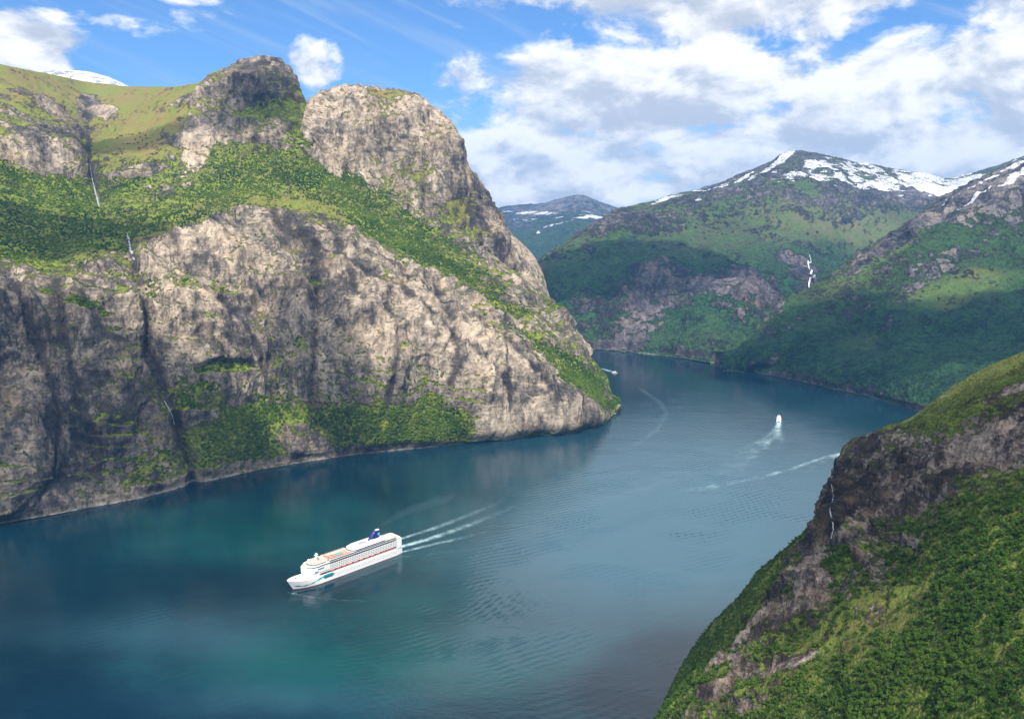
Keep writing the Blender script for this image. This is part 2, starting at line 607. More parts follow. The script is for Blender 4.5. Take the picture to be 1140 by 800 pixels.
M_near = ground_mat('slope_ground', s=.42, cell=2.6, bumpd=3.0, glight=(.14, .185, .03), rocklo=(.060, .048, .044), rockhi=(.34, .28, .23), grassa=(.125, .105, .03), grassb=(.10, .135, .022))
M_left = ground_mat('cliff_ground', s=1.25, cell=8, bumpd=5)
M_mid = ground_mat('mountain_ground', s=1.7, cell=15, bumpd=16, wash=.45, rocklo=(.045, .042, .05), rockhi=(.17, .15, .15), gdark=(.005, .026, .014), glight=(.036, .088, .028), grassa=(.13, .12, .055), grassb=(.085, .125, .038))  # bluer, darker colours carry part of the distance haze
M_spur = ground_mat('spur_ground', s=1.7, cell=13, bumpd=16, wash=.45, rocklo=(.04, .038, .045), rockhi=(.22, .20, .19), gdark=(.004, .022, .010), glight=(.030, .080, .022), grassa=(.11, .12, .035), grassb=(.075, .13, .028))  # colours darkened for the slope turned from the sun, blued for haze
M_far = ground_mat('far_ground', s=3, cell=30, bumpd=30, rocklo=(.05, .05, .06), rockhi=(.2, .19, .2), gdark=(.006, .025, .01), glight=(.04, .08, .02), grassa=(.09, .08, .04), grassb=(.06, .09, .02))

# ------------------------------------------------------------------ left massif
# column: shore, cliff toe top, mid wall, cliff top, bench mid, bench top, upper band, crest   each (py, Y, veg, grass, rough)
S = lambda y: (y, shoreY(y), .25, .2, .25)
PX_D = [-330, -120, 0, 60, 105, 150, 220, 290, 345, 400, 450, 500, 540, 580, 620, 650, 668, 680, 690]
KN_D = [
    [S(650), (610, 1420, .15, .1, .8), (480, 1520, .05, 0, 1.2), (330, 1700, .3, .1, .9), (260, 1950, .95, .1, .35), (180, 2300, .8, .1, .4), (110, 2450, .2, .3, .9), (10, 3200, .7, .9, .4)],
    [S(606), (575, 1610, .15, .1, .8), (450, 1720, .05, 0, 1.2), (325, 1860, .3, .1, .9), (265, 2150, .95, .1, .35), (180, 2560, .8, .1, .4), (140, 2680, .4, .3, .8), (35, 3400, .7, .9, .4)],
    [S(583), (552, 1720, .12, .1, .8), (440, 1820, .02, 0, 1.2), (328, 1990, .3, .1, .9), (270, 2300, .95, .1, .35), (196, 2700, .8, .1, .4), (160, 2780, .46, .45, .7), (72, 3600, .7, .9, .4)],
    [S(573), (545, 1800, .15, .1, .8), (435, 1890, .02, 0, 1.2), (325, 2060, .3, .1, .9), (270, 2400, .95, .1, .35), (206, 2800, .8, .1, .4), (180, 2870, .42, .5, .8), (84, 4000, .7, 1, .35)],
    [S(564), (535, 1840, .2, .3, .8), (425, 1940, .02, 0, 1.2), (318, 2120, .3, .1, .9), (265, 2450, .95, .1, .35), (222, 2850, .8, .1, .4), (190, 2960, .6, .5, .6), (93, 4300, .75, 1, .35)],
    [S(556), (520, 1900, .4, .4, .6), (420, 2000, .05, 0, 1.2), (310, 2200, .42, .1, .9), (262, 2560, .95, .2, .35), (212, 2900, .7, .1, .5), (186, 2980, .55, .5, .6), (97, 4000, .75, 1, .35)],
    [S(538), (490, 2010, .6, .3, .5), (405, 2090, .05, 0, 1.2), (283, 2360, .2, .1, .9), (245, 2700, .9, .4, .35), (205, 2950, .6, .2, .5), (150, 3150, .4, .5, .7), (93, 3500, .6, 1, .4)],
    [S(522), (470, 2130, .75, .15, .5), (385, 2210, .05, .2, 1.2), (268, 2480, .2, .1, .9), (225, 2780, .9, .3, .4), (185, 3020, .7, .3, .5), (140, 3160, .2, .2, 1.1), (64, 3330, .05, .6, 1.2)],
    [S(513), (468, 2190, .75, .15, .5), (380, 2270, .04, .1, 1.2), (272, 2560, .2, .1, .9), (230, 2830, .95, .3, .4), (195, 3020, .85, .3, .5), (165, 3140, .75, .2, .6), (138, 3260, .6, .2, .7)],
    [S(505), (460, 2240, .8, .1, .5), (382, 2320, .02, .1, 1.2), (286, 2620, .2, .1, .9), (255, 2840, .95, .3, .4), (225, 2980, .9, .3, .5), (205, 3060, .8, .2, .5), (188, 3140, .6, .3, .5)],
    [S(500), (462, 2290, .9, .1, .4), (388, 2370, .02, .1, 1.2), (312, 2640, .2, .1, .9), (285, 2800, .95, .3, .4), (262, 2900, .9, .3, .5), (242, 2990, .7, .2, .5), (225, 3060, .5, .3, .6)],
    [S(495), (468, 2330, .85, .1, .4), (404, 2400, .02, .1, 1.2), (338, 2620, .2, .1, .9), (312, 2760, .8, .3, .5), (292, 2850, .8, .3, .5), (272, 2930, .6, .2, .6), (252, 3020, .3, .3, .7)],
    [S(490), (474, 2370, .5, .4, .4), (420, 2440, .02, .1, 1.1), (366, 2600, .3, .1, .8), (343, 2710, .7, .4, .6), (322, 2790, .6, .3, .6), (302, 2880, .4, .3, .7), (284, 2980, .3, .3, .7)],
    [S(485), (472, 2420, .3, .5, .5), (432, 2480, .02, .1, 1.0), (392, 2580, .4, .3, .8), (372, 2680, .7, .3, .6), (352, 2750, .6, .3, .6), (334, 2840, .4, .3, .7), (316, 2950, .4, .3, .7)],
    [S(479), (468, 2480, .35, .3, .5), (446, 2520, .1, .1, .8), (425, 2580, .6, .3, .6), (410, 2650, .75, .3, .5), (392, 2740, .5, .3, .6), (374, 2840, .3, .3, .7), (356, 2960, .4, .2, .7)],
    [S(474), (464, 2550, .3, .3, .4), (452, 2580, .4, .2, .5), (440, 2620, .75, .2, .5), (429, 2670, .8, .3, .5), (417, 2760, .5, .2, .6), (404, 2890, .6, .1, .5), (392, 3050, .8, .1, .4)],
    [S(470), (465, 2610, .3, .3, .3), (458, 2640, .4, .2, .4), (450, 2680, .7, .2, .4), (442, 2730, .7, .3, .4), (434, 2800, .4, .2, .4), (426, 2900, .6, .1, .4), (418, 3020, .8, .1, .4)],
    [S(463), (460, 2720, .3, .3, .2), (457, 2740, .4, .2, .2), (453, 2760, .7, .2, .2), (449, 2790, .7, .3, .2), (446, 2830, .4, .2, .2), (443, 2880, .6, .1, .2), (440, 2930, .8, .1, .2)],
    [S(452), (451, 2800, .3, .3, .1), (450, 2810, .4, .2, .1), (449, 2820, .7, .2, .1), (448, 2830, .7, .3, .1), (447, 2840, .8, .2, .1), (446, 2850, .8, .1, .1), (445, 2860, .8, .1, .1)],
]


def addcol(PX, KN, x, crest):
    i = next(k for k in range(len(PX)) if PX[k] > x)
    t = (x - PX[i - 1]) / (PX[i] - PX[i - 1])
    new = [tuple(a + (b - a) * t for a, b in zip(p, q)) for p, q in zip(KN[i - 1], KN[i])]
    dlt = crest - new[-1][0]
    new[-1] = (crest,) + new[-1][1:]
    new[-2] = (new[-2][0] + dlt * .4,) + new[-2][1:]
    PX.insert(i, x)
    KN.insert(i, new)


for x_, c_ in ((185, 97), (240, 82), (256, 76), (272, 68), (306, 66), (318, 77), (330, 98), (338, 118)):
    addcol(PX_D, KN_D, x_, c_)
D = Layer('mountain', PX_D, KN_D, 1.25, back=((250, -160), (900, -900)))
D.edge = fbm(D.P0, 260, 5, 90, .6) * 1.6
D.patch('veg', 285, 88, 45, 34, 0, -.35)
D.patch('tone', 290, 100, 40, 40, 0, -.3)
for a in [
    ('veg', 240, 414, 30, 6, 5, .7), ('veg', 215, 440, 26, 20, 0, .45), ('veg', 95, 355, 28, 8, -10, .7), ('veg', 320, 415, 12, 6, 30, .3),
    ('veg', 255, 480, 60, 26, 10, .45), ('veg', 345, 325, 14, 6, -20, .6), ('veg', 300, 395, 40, 14, 20, .2),
    ('veg', 330, 485, 26, 16, -20, -.8), ('veg', 140, 520, 40, 22, 0, .15), ('veg', 545, 470, 26, 14, 50, -.7), ('veg', 590, 455, 40, 18, 10, -.5),
    ('veg', 640, 435, 26, 12, 20, .5), ('veg', 222, 168, 13, 24, -10, -.7), ('veg', 285, 185, 60, 14, -8, .5), ('veg', 250, 210, 40, 14, 0, .4), ('veg', 150, 170, 50, 12, 0, .3), ('veg', 150, 195, 40, 6, 5, -.35),
    ('veg', 120, 130, 18, 7, -10, -.8), ('veg', 95, 122, 14, 14, 40, -.6), ('veg', 330, 195, 26, 12, -20, .3), ('veg', 300, 130, 30, 12, 10, .75),
    ('veg', 340, 150, 16, 20, 20, .4), ('grass', 190, 150, 55, 22, 20, .8), ('grass', 200, 285, 60, 24, 20, .45), ('grass', 60, 110, 90, 20, -12, .4),
    ('veg', 180, 148, 50, 14, 10, .5), ('grass', 330, 240, 60, 20, -10, .3), ('veg', 25, 178, 60, 9, -20, -.4), ('veg', 40, 120, 60, 6, -35, -.3), ('grass', 150, 300, 200, 60, 0, .12), ('veg', 200, 330, 60, 10, -10, .2), ('veg', 470, 300, 60, 30, -35, .1), ('veg', 30, 560, 60, 10, 8, .2),
    ('veg', 300, 505, 90, 14, 8, .35), ('veg', 470, 480, 60, 14, 8, .4), ('veg', 400, 470, 60, 12, 8, .3),
    ('tone', 180, 330, 60, 40, 20, .35), ('tone', 450, 360, 120, 60, 0, .2), ('tone', 500, 420, 120, 50, 0, .15), ('tone', 260, 300, 60, 20, 0, .25),
    ('tone', 60, 440, 130, 110, 0, -.22), ('tone', 290, 110, 60, 50, 0, -.15), ('tone', 230, 190, 30, 25, 0, .45), ('tone', 545, 475, 20, 16, 0, .5),
    ('tone', 220, 155, 40, 16, 0, .25), ('tone', 120, 130, 30, 12, 0, .15),
]:
    D.patch(*a)
erode(D, 210, 100, rock=.9, strata=1.3, vegadd=.02)
# ravines cut through the wall
for (pts, wd, dp) in [([(105, 190), (118, 235), (148, 290), (155, 330), (165, 400), (185, 450), (215, 540)], 7, 48),
                      ([(300, 180), (360, 260), (372, 300), (395, 350)], 5, 12), ([(330, 270), (350, 300), (345, 400), (352, 480)], 7, 30), ([(300, 262), (400, 318), (500, 390), (560, 440)], 7, 16), ([(395, 290), (470, 340), (560, 400), (610, 450)], 6, 14), ([(200, 290), (225, 340), (270, 380), (300, 440)], 6, 16), ([(10, 330), (40, 400), (60, 480), (40, 560)], 7, 24), ([(420, 350), (432, 400), (425, 470)], 4, 14), ([(560, 350), (548, 410), (560, 460)], 4, 12),
                      ([(95, 120), (100, 190)], 9, 30), ([(60, 330), (80, 420), (110, 520)], 7, 16), ([(480, 330), (500, 400), (490, 470)], 5, 12)]:
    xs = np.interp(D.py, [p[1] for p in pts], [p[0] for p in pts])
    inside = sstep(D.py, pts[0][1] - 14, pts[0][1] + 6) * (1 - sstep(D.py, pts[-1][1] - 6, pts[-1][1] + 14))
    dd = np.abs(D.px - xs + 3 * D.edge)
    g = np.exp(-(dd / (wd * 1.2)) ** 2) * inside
    D.P += np.array([-.45, .85, 0]) * (g * dp * .8)[..., None]
    D.tone -= .45 * np.exp(-(dd / (wd * .7)) ** 2) * inside  # shade of the ravine darkened into the rock tone
    D.veg -= .35 * np.exp(-(dd / (wd * .5)) ** 2) * inside
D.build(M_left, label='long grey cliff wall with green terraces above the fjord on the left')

# second summit
PX_2 = [300, 330, 345, 362, 385, 410, 440, 462, 478, 495, 505, 515, 530, 545, 558, 575, 600, 622, 645]
CR_2 = [150, 134, 121, 106, 98, 101, 105, 109, 121, 134, 156, 184, 206, 236, 262, 290, 330, 362, 392]
LO_2 = [200, 185, 195, 215, 240, 262, 290, 305, 318, 330, 337, 345, 360, 372, 385, 398, 420, 440, 460]
KN_2 = []
for x, c, l in zip(PX_2, CR_2, LO_2):
    yb = 3120 - .9 * (x - 345) + 40
    h = l - c
    KN_2.append([(l, yb - 60, .3, .3, .8), (l - .35 * h, yb + 25, .12, .4, 1), (l - .7 * h, yb + 90, .03, .6, 1.1), (c + 4, yb + 190, .05, .7, 1.0), (c, yb + 300, .45, 1, .4)])
D2 = Layer('rounded_summit', PX_2, KN_2, 1.25, back=((250, -120), (1000, -1200)))
D2.edge = fbm(D2.P0, 220, 5, 190, .6) * 1.6
for a in [('veg', 505, 235, 20, 16, 60, .7), ('veg', 470, 200, 25, 14, 10, .2), ('veg', 450, 190, 40, 20, 0, .15), ('tone', 400, 160, 70, 60, 0, .25), ('tone', 545, 250, 30, 60, 60, -.25), ('veg', 520, 265, 14, 9, 0, .5), ('veg', 435, 112, 30, 6, 0, .5), ('grass', 435, 112, 40, 12, 0, .8)]:
    D2.patch(*a)
D2.P0 += D2.N * (26 * fbm(D2.P0, 70, 4, 351, .6, True, (1, 1, .3)))[..., None] * (D2.rgh > .5)[..., None]
D2.P0[..., 1] += 1.6 * np.clip(D2.px - 492, 0, 60) * sstep(D2.py, 100, 230) * 1.0
erode(D2, 190, 300, rock=.8, strata=.8, vegadd=-.02)
D2.build(M_left, label='bare rounded grey summit behind the left cliff wall')

# far rib of the left side
PX_3 = [530, 548, 560, 575, 590, 600, 604, 612, 620, 628, 636, 644]
CR_3 = [232, 243, 255, 267, 282, 297, 315, 338, 356, 372, 384, 392]
LO_3 = [330, 345, 352, 362, 372, 380, 388, 396, 400, 405, 408, 412]
KN_3 = []
for i, (x, c, l) in enumerate(zip(PX_3, CR_3, LO_3)):
    yb = 3250 + 3.2 * (x - 530)
    h = l - c
    KN_3.append([(l, yb - 30, .3, .3, .8), (l - .4 * h, yb + 30, .08, .3, 1), (l - .8 * h, yb + 90, .04, .3, 1), (c, yb + 170, .15, .4, .8)])
D3 = Layer('cliff_rib', PX_3, KN_3, 1.1, back=((120, -160), (500, -1200)))
D3.edge = fbm(D3.P0, 180, 5, 290, .6) * 1.6
D3.tone += .25
erode(D3, 150, 400, rock=.8)
D3.build(M_left, label='pale rock rib plunging behind the left cliff wall')

# snowy ridge peeping over the left saddle
KN_S = [[(c + 40, 5200, .2, .8, .5), (c + 6, 5500, .3, .8, .4), (c, 5700, .2, .8, .2)] for c in (90, 80, 78, 79, 84, 92, 100, 112)]
S0 = Layer('snowy_ridge', [20, 50, 70, 90, 115, 135, 150, 175], KN_S, 2)
S0.edge = fbm(S0.P0, 300, 4, 33) * 1.6
erode(S0, 200, 34, rock=.3)
S0.snow = 1 - sstep(np.abs(S0.px - 100), 40, 55) * .3
S0.build(M_far)

# ------------------------------------------------------------------ right-hand mountains
PX_B = [540, 580, 600, 620, 641, 667, 690, 720, 760, 790, 815, 835, 858, 870, 885, 905, 930, 955, 980, 1005, 1030, 1055, 1080, 1110, 1140, 1240]
CR_B = [345, 318, 300, 280, 264, 248, 234, 228, 217, 211, 200, 192, 181, 173, 169, 171, 177, 183, 186, 191, 194, 200, 194, 186, 176, 150]
SH_B = [386, 387, 387.5, 388, 388.5, 389.5, 391, 394, 399, 404, 408.5, 412.5, 417, 420, 423, 428, 433, 438, 443, 448, 453, 457, 462, 467, 472, 485]
KN_B = []
for x, c, sh in zip(PX_B, CR_B, SH_B):
    ys = shoreY(sh)
    yc = float(np.interp(x, [540, 640, 690, 790, 885, 1000, 1140, 1240], [5200, 5600, 6000, 6900, 8000, 8600, 8200, 8000]))
    H_ = sh - c
    e_ = float(np.interp(x, [800, 840, 880, 950, 1240], [0, 300, 800, 1500, 2300]))
    a = float(np.interp(x, [540, 700, 760, 1240], [0, 0, 1, 1]))   # alpine bowl only on the right
    dp = lambda f_: ys + e_ + (yc - ys - e_) * f_
    KN_B.append([(sh, ys + e_, .6, .2, .2), (sh - .08 * H_, dp(.03), .75, .15, .5), (sh - .30 * H_, dp(.16), .70, .05, 1.0),
                 (sh - .48 * H_, dp(.30), .6, .1, .9), (sh - .66 * H_, dp(.47), .75 - .05 * a, .15 + .25 * a, .75),
                 (sh - .84 * H_, dp(.70), .35, .5, .7), (c, yc, .10, .8, .5)])
B = Layer('right_mountain', PX_B, KN_B, 1.25, back=((600, -150), (2500, -900)))
B.edge = fbm(B.P0, 600, 5, 500, .6) * 1.6
ft = B.py
for a in [('veg', 860, 350, 30, 40, 40, -.3), ('veg', 830, 345, 60, 30, 0, -.35), ('veg', 715, 372, 34, 12, 20, -.5), ('tone', 715, 372, 36, 14, 20, .5),
          ('veg', 760, 330, 70, 20, 0, -.3), ('grass', 930, 255, 90, 30, -10, .5), ('grass', 668, 386, 20, 3, 0, .4), ('veg', 790, 335, 110, 18, 10, -.35), ('veg', 960, 232, 120, 18, 0, -.35),
          ('veg', 700, 260, 50, 16, 0, -.3), ('tone', 960, 225, 120, 25, 0, .1), ('veg', 880, 320, 16, 30, 30, -.7), ('tone', 740, 300, 60, 60, 0, -.3), ('tone', 640, 330, 60, 60, 0, -.3)]:
    B.patch(*a)
for (x, y, rx, ry, r, am) in [(1010, 205, 85, 10, 3, .5), (950, 188, 45, 7, 0, .45), (1060, 205, 60, 14, 0, .52), (905, 188, 16, 5, 10, .7), (870, 180, 12, 4, 50, .8), (858, 190, 30, 3, 40, .7),
                              (905, 190, 14, 5, 0, .6), (815, 212, 22, 3, 35, .7), (790, 216, 30, 2.5, 25, .7), (760, 219, 30, 4, 10, .45), (730, 229, 14, 3, 20, .6), (1120, 190, 60, 6, 20, .5), (1000, 218, 90, 9, -5, .34), (960, 200, 60, 6, 10, .34)]:
    B.patch('snow', x, y, rx, ry, r, am, .9, .5)
erode(B, 520, 510, rock=.8, strata=.5, vegadd=.2)
for (x, y, rx, ry, r, am) in [(900, 205, 60, 5, 12, .36), (850, 200, 40, 4, 40, .36), (800, 222, 36, 3, 35, .4), (1050, 222, 60, 5, -10, .36), (925, 178, 30, 4, 12, .4)]:
    B.patch('snow', x, y, rx, ry, r, am, .9, .8)
B.snow *= .5 + .85 * sstep(fbm(B.P0, 160, 4, 77, .6, False, (1, .5, 1)), -.25, .25)
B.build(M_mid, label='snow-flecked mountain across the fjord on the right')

PX_C = [800, 832, 860, 876, 905, 932, 972, 1016, 1048, 1096, 1140, 1220, 1380]
CR_C = [412, 400, 376, 358, 328, 306, 276, 248, 226, 200, 182, 140, 70]
SH_C = [409, 413, 419, 422, 428, 434, 443, 456, 464, 476, 488, 510, 560]
KN_C = []
for x, c, sh in zip(PX_C, CR_C, SH_C):
    ys = shoreY(sh)
    H_ = sh - c
    yc = ys + 60 + H_ * 7.4
    KN_C.append([(sh, ys, .7, .3, .15), (sh - .1 * H_, ys + 60, .85, .05, .35), (sh - .35 * H_, ys + (yc - ys) * .28, .85, .05, .6), (sh - .6 * H_, ys + (yc - ys) * .52, .8, .2, .7),
                 (sh - .82 * H_, ys + (yc - ys) * .76, .65, .25, .8), (c, yc, .2 if x > 1000 else .6, .5, .8)])
Cc = Layer('right_spur', PX_C, KN_C, 1.25, back=((300, -150), (1500, -900)))
Cc.edge = fbm(Cc.P0, 500, 5, 600, .6) * 1.6
for a in [('veg', 1010, 275, 70, 9, 33, -.5), ('veg', 1100, 230, 60, 22, 30, -.45), ('veg', 1080, 290, 60, 8, 30, -.25), ('grass', 1070, 330, 60, 14, 15, .6), ('veg', 1000, 360, 40, 12, 40, -.2), ('veg', 940, 370, 30, 10, 50, -.3),
          ('grass', 980, 300, 60, 14, 35, .5), ('grass', 960, 390, 30, 12, 20, .3)]:
    Cc.patch(*a)
for (x, y, rx, ry, r, am) in [(1105, 226, 50, 2.6, 30, .8), (1090, 212, 20, 3, 40, .6), (1125, 192, 30, 3, 25, .7), (1060, 232, 14, 2, 20, .6), (1135, 205, 20, 4, 30, .5)]:
    Cc.patch('snow', x, y, rx, ry, r, am, .9, .5)
erode(Cc, 420, 610, rock=.85, strata=.4, vegadd=.08)
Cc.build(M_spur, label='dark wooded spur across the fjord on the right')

PX_A = [480, 520, 548, 575, 600, 625, 645, 665, 690, 720, 770, 820, 870, 930]
CR_A = [238, 234, 233, 229, 228, 222, 218, 225, 234, 240, 214, 203, 210, 240]
KN_A = []
for x, c in zip(PX_A, CR_A):
    KN_A.append([(c + 130, 8200, .9, .1, .6), (c + 60, 9800, .9, .15, .7), (c + 28, 11500, .5, .4, .5), (c, 13200, .1, .6, .6)])
A = Layer('distant_mountain', PX_A, KN_A, 1.3, back=((1500, -400), (4000, -1000)))
A.edge = fbm(A.P0, 900, 5, 700, .6) * 1.6
for (x, y, rx, ry, r, am) in [(625, 252, 26, 3, 12, .6), (600, 240, 20, 2.5, 0, .6), (570, 238, 20, 2.5, 0, .6), (655, 246, 16, 2, 5, .6), (600, 262, 3, 5, -10, .7), (635, 243, 30, 5, 0, .35), (580, 247, 26, 3, 0, .4)]:
    A.patch('snow', x, y, rx * .9, ry * .8, r, am * .8, .9, .8)
erode(A, 900, 710, rock=.5)
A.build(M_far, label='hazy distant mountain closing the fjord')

# ------------------------------------------------------------------ near slope on the right
PX_E = [690, 735, 759, 788, 825, 856, 893, 930, 945, 954, 993, 1019, 1061, 1098, 1140, 1230, 1380]
#  knots: bottom(below frame), low, mid, cliff foot, cliff top, brow, crest
KN_E = [
    [(1150, 760, .8, .1, .4), (1000, 820, .8, .1, .4), (960, 850, .8, .1, .5), (930, 880, .8, .1, .5), (905, 900, .8, .1, .5), (885, 915, .8, .1, .4), (875, 925, .9, .1, .3)],
    [(1150, 640, .8, .1, .4), (980, 700, .7, .1, .5), (900, 740, .4, .2, .8), (850, 780, .5, .1, .7), (825, 820, .9, .1, .5), (808, 855, .9, .1, .4), (797, 885, .9, .1, .3)],
    [(1150, 600, .9, .1, .3), (960, 650, .8, .1, .5), (850, 730, .3, .2, .9), (800, 780, .4, .1, .8), (775, 820, .9, .1, .5), (756, 862, .9, .1, .4), (743, 900, .9, .1, .3)],
    [(1150, 570, .9, .1, .3), (940, 620, .9, .1, .4), (830, 700, .4, .2, .8), (780, 760, .3, .1, .9), (740, 820, .9, .1, .5), (715, 868, .9, .1, .4), (700, 905, .9, .1, .3)],
    [(1150, 540, .9, .1, .3), (920, 590, .95, .1, .4), (800, 690, .5, .3, .8), (735, 765, .1, .1, 1), (700, 825, .85, .1, .6), (678, 872, .9, .1, .4), (663, 915, .9, .1, .3)],
    [(1150, 510, .95, .1, .3), (900, 565, .95, .1, .4), (780, 680, .5, .3, .7), (705, 765, .1, .1, 1), (665, 830, .8, .1, .6), (643, 880, .9, .1, .4), (627, 930, .9, .1, .3)],
    [(1150, 470, .95, .1, .3), (880, 545, .95, .1, .4), (740, 670, .7, .5, .5), (670, 760, .1, .1, 1), (630, 840, .6, .1, .8), (610, 895, .9, .1, .5), (594, 950, .9, .1, .3)],
    [(1150, 430, .95, .1, .3), (870, 520, .95, .1, .4), (730, 650, .85, .5, .4), (645, 755, .2, .1, 1), (600, 860, .2, .1, 1), (578, 920, .6, .1, .6), (560, 975, .9, .1, .3)],
    [(1150, 420, .95, .1, .3), (865, 510, .95, .1, .4), (725, 640, .9, .5, .4), (638, 745, .3, .1, 1), (580, 850, .05, .1, 1.2), (545, 920, .1, .1, .8), (530, 980, .7, .1, .3)],
    [(1150, 412, .95, .1, .3), (860, 500, .95, .1, .4), (720, 632, .9, .5, .4), (636, 735, .3, .1, 1), (565, 835, .05, .1, 1.2), (510, 900, .3, .2, .8), (497, 985, .9, .4, .3)],
    [(1150, 392, .95, .1, .3), (850, 480, .95, .1, .4), (710, 615, .9, .4, .4), (634, 705, .5, .2, .8), (560, 790, .02, .1, 1.2), (501, 860, .5, .3, .8), (476, 975, .9, .5, .3)],
    [(1150, 380, .95, .1, .3), (840, 468, .95, .1, .4), (700, 600, .95, .4, .4), (618, 690, .6, .2, .8), (552, 765, .02, .1, 1.2), (494, 840, .5, .3, .8), (463, 965, .9, .5, .3)],
    [(1150, 362, .95, .1, .3), (820, 452, .95, .1, .4), (680, 580, .95, .3, .4), (592, 670, .7, .2, .7), (530, 745, .05, .1, 1.2), (475, 810, .6, .3, .8), (431, 950, .9, .6, .3)],
    [(1150, 345, .95, .1, .3), (800, 442, .95, .1, .4), (660, 560, .95, .3, .4), (571, 660, .8, .3, .6), (515, 730, .05, .1, 1.2), (456, 790, .6, .3, .8), (410, 930, .9, .6, .3)],
    [(1150, 330, .95, .1, .3), (790, 430, .95, .1, .4), (640, 550, .95, .3, .4), (550, 650, .8, .3, .6), (495, 720, .05, .1, 1.2), (440, 780, .6, .3, .8), (392, 910, .9, .6, .3)],
    [(1150, 300, .95, .1, .3), (770, 400, .95, .1, .4), (600, 520, .95, .3, .4), (510, 610, .8, .3, .6), (460, 670, .1, .1, 1.1), (410, 730, .6, .3, .8), (350, 860, .9, .6, .3)],
    [(1150, 250, .95, .1, .3), (720, 350, .95, .1, .4), (540, 460, .95, .3, .4), (450, 530, .8, .3, .6), (400, 590, .1, .1, 1.1), (350, 640, .6, .3, .8), (280, 760, .9, .6, .3)],
]
E = Layer('near_slope', PX_E, KN_E, 1.25, back=((60, -70), (300, -520)))
E.edge = fbm(E.P0, 70, 5, 800, .6) * 1.6
E.patch('veg', 810, 750, 120, 34, 40, .45)
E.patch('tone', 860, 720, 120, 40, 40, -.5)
E.patch('veg', 1040, 470, 70, 16, 20, .15)
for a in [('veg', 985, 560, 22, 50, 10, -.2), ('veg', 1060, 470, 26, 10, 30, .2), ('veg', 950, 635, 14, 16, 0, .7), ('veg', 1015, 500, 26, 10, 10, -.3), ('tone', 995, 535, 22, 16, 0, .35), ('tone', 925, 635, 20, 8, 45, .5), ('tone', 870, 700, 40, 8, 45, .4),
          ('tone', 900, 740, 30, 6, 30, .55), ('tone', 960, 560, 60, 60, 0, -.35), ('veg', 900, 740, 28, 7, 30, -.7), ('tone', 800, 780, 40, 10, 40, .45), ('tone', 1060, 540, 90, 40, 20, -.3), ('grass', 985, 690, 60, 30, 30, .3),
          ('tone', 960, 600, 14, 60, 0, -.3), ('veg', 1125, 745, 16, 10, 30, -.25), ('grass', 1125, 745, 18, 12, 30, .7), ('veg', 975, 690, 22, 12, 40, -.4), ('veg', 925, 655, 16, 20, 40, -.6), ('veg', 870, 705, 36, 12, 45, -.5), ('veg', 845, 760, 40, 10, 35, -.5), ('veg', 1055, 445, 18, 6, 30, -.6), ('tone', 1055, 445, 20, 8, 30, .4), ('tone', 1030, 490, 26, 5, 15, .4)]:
    E.patch(*a)
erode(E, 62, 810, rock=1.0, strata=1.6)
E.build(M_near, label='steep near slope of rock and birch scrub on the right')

# sea bed of every shore is hidden by the one sheet of water ----------------------------------------------------------
# ------------------------------------------------------------------ water
us = np.arange(-260, 1300, 1.6)
vs = np.concatenate([np.arange(1500, 820, -12.), np.arange(820, 384, -1.15), np.arange(384, 300, -3.0)])
PXW, PYW = np.meshgrid(us, vs)
PW = world_pt(PXW, PYW, shoreY(PYW))
PW[..., 2] = 0
# the sheet ends in a wide skirt of ground-level water
def seg_d(px, py, pts):
    """distance (in sheet columns) to a course on the water and position along it"""
    best = np.full(px.shape, 1e9)
    al = np.zeros(px.shape)
    side = np.zeros(px.shape)
    tot = sum(math.dist(pts[i], pts[i + 1]) for i in range(len(pts) - 1))
    acc = 0
    for (x0, y0), (x1, y1) in zip(pts[:-1], pts[1:]):
        L_ = math.dist((x0, y0), (x1, y1))
        t = np.clip(((px - x0) * (x1 - x0) + (py - y0) * (y1 - y0)) / L_ ** 2, 0, 1)
        ex, ey = px - (x0 + t * (x1 - x0)), py - (y0 + t * (y1 - y0))
        d = np.hypot(ex, ey * 1.5)
        m = d < best
        best = np.where(m, d, best)
        al = np.where(m, (acc + t * L_) / tot, al)
        side = np.where(m, np.sign((x1 - x0) * ey - (y1 - y0) * ex), side)
        acc += L_
    return best, al, side


foam = np.zeros(PXW.shape)
calm = np.zeros(PXW.shape)      # smooth or ruffled streaks
tint = np.zeros(PXW.shape)
nW = fbm(np.stack([PXW / 14, PYW / 5, 0 * PXW], -1), 1, 4, 5, .6)
nW2 = fbm(np.stack([PXW / 120, PYW / 45, 0 * PXW], -1), 1, 4, 6, .55)


def streak(pts, w0, w1, amp, arr, fade=1.0, nz=.6):
    d, a, sd = seg_d(PXW, PYW, pts)
    wd = w0 + (w1 - w0) * a
    arr += amp * np.exp(-(d / wd) ** 2) * (1 - a) ** fade * np.clip(1 - nz + 2 * nz * (nW + .45), 0, 2)


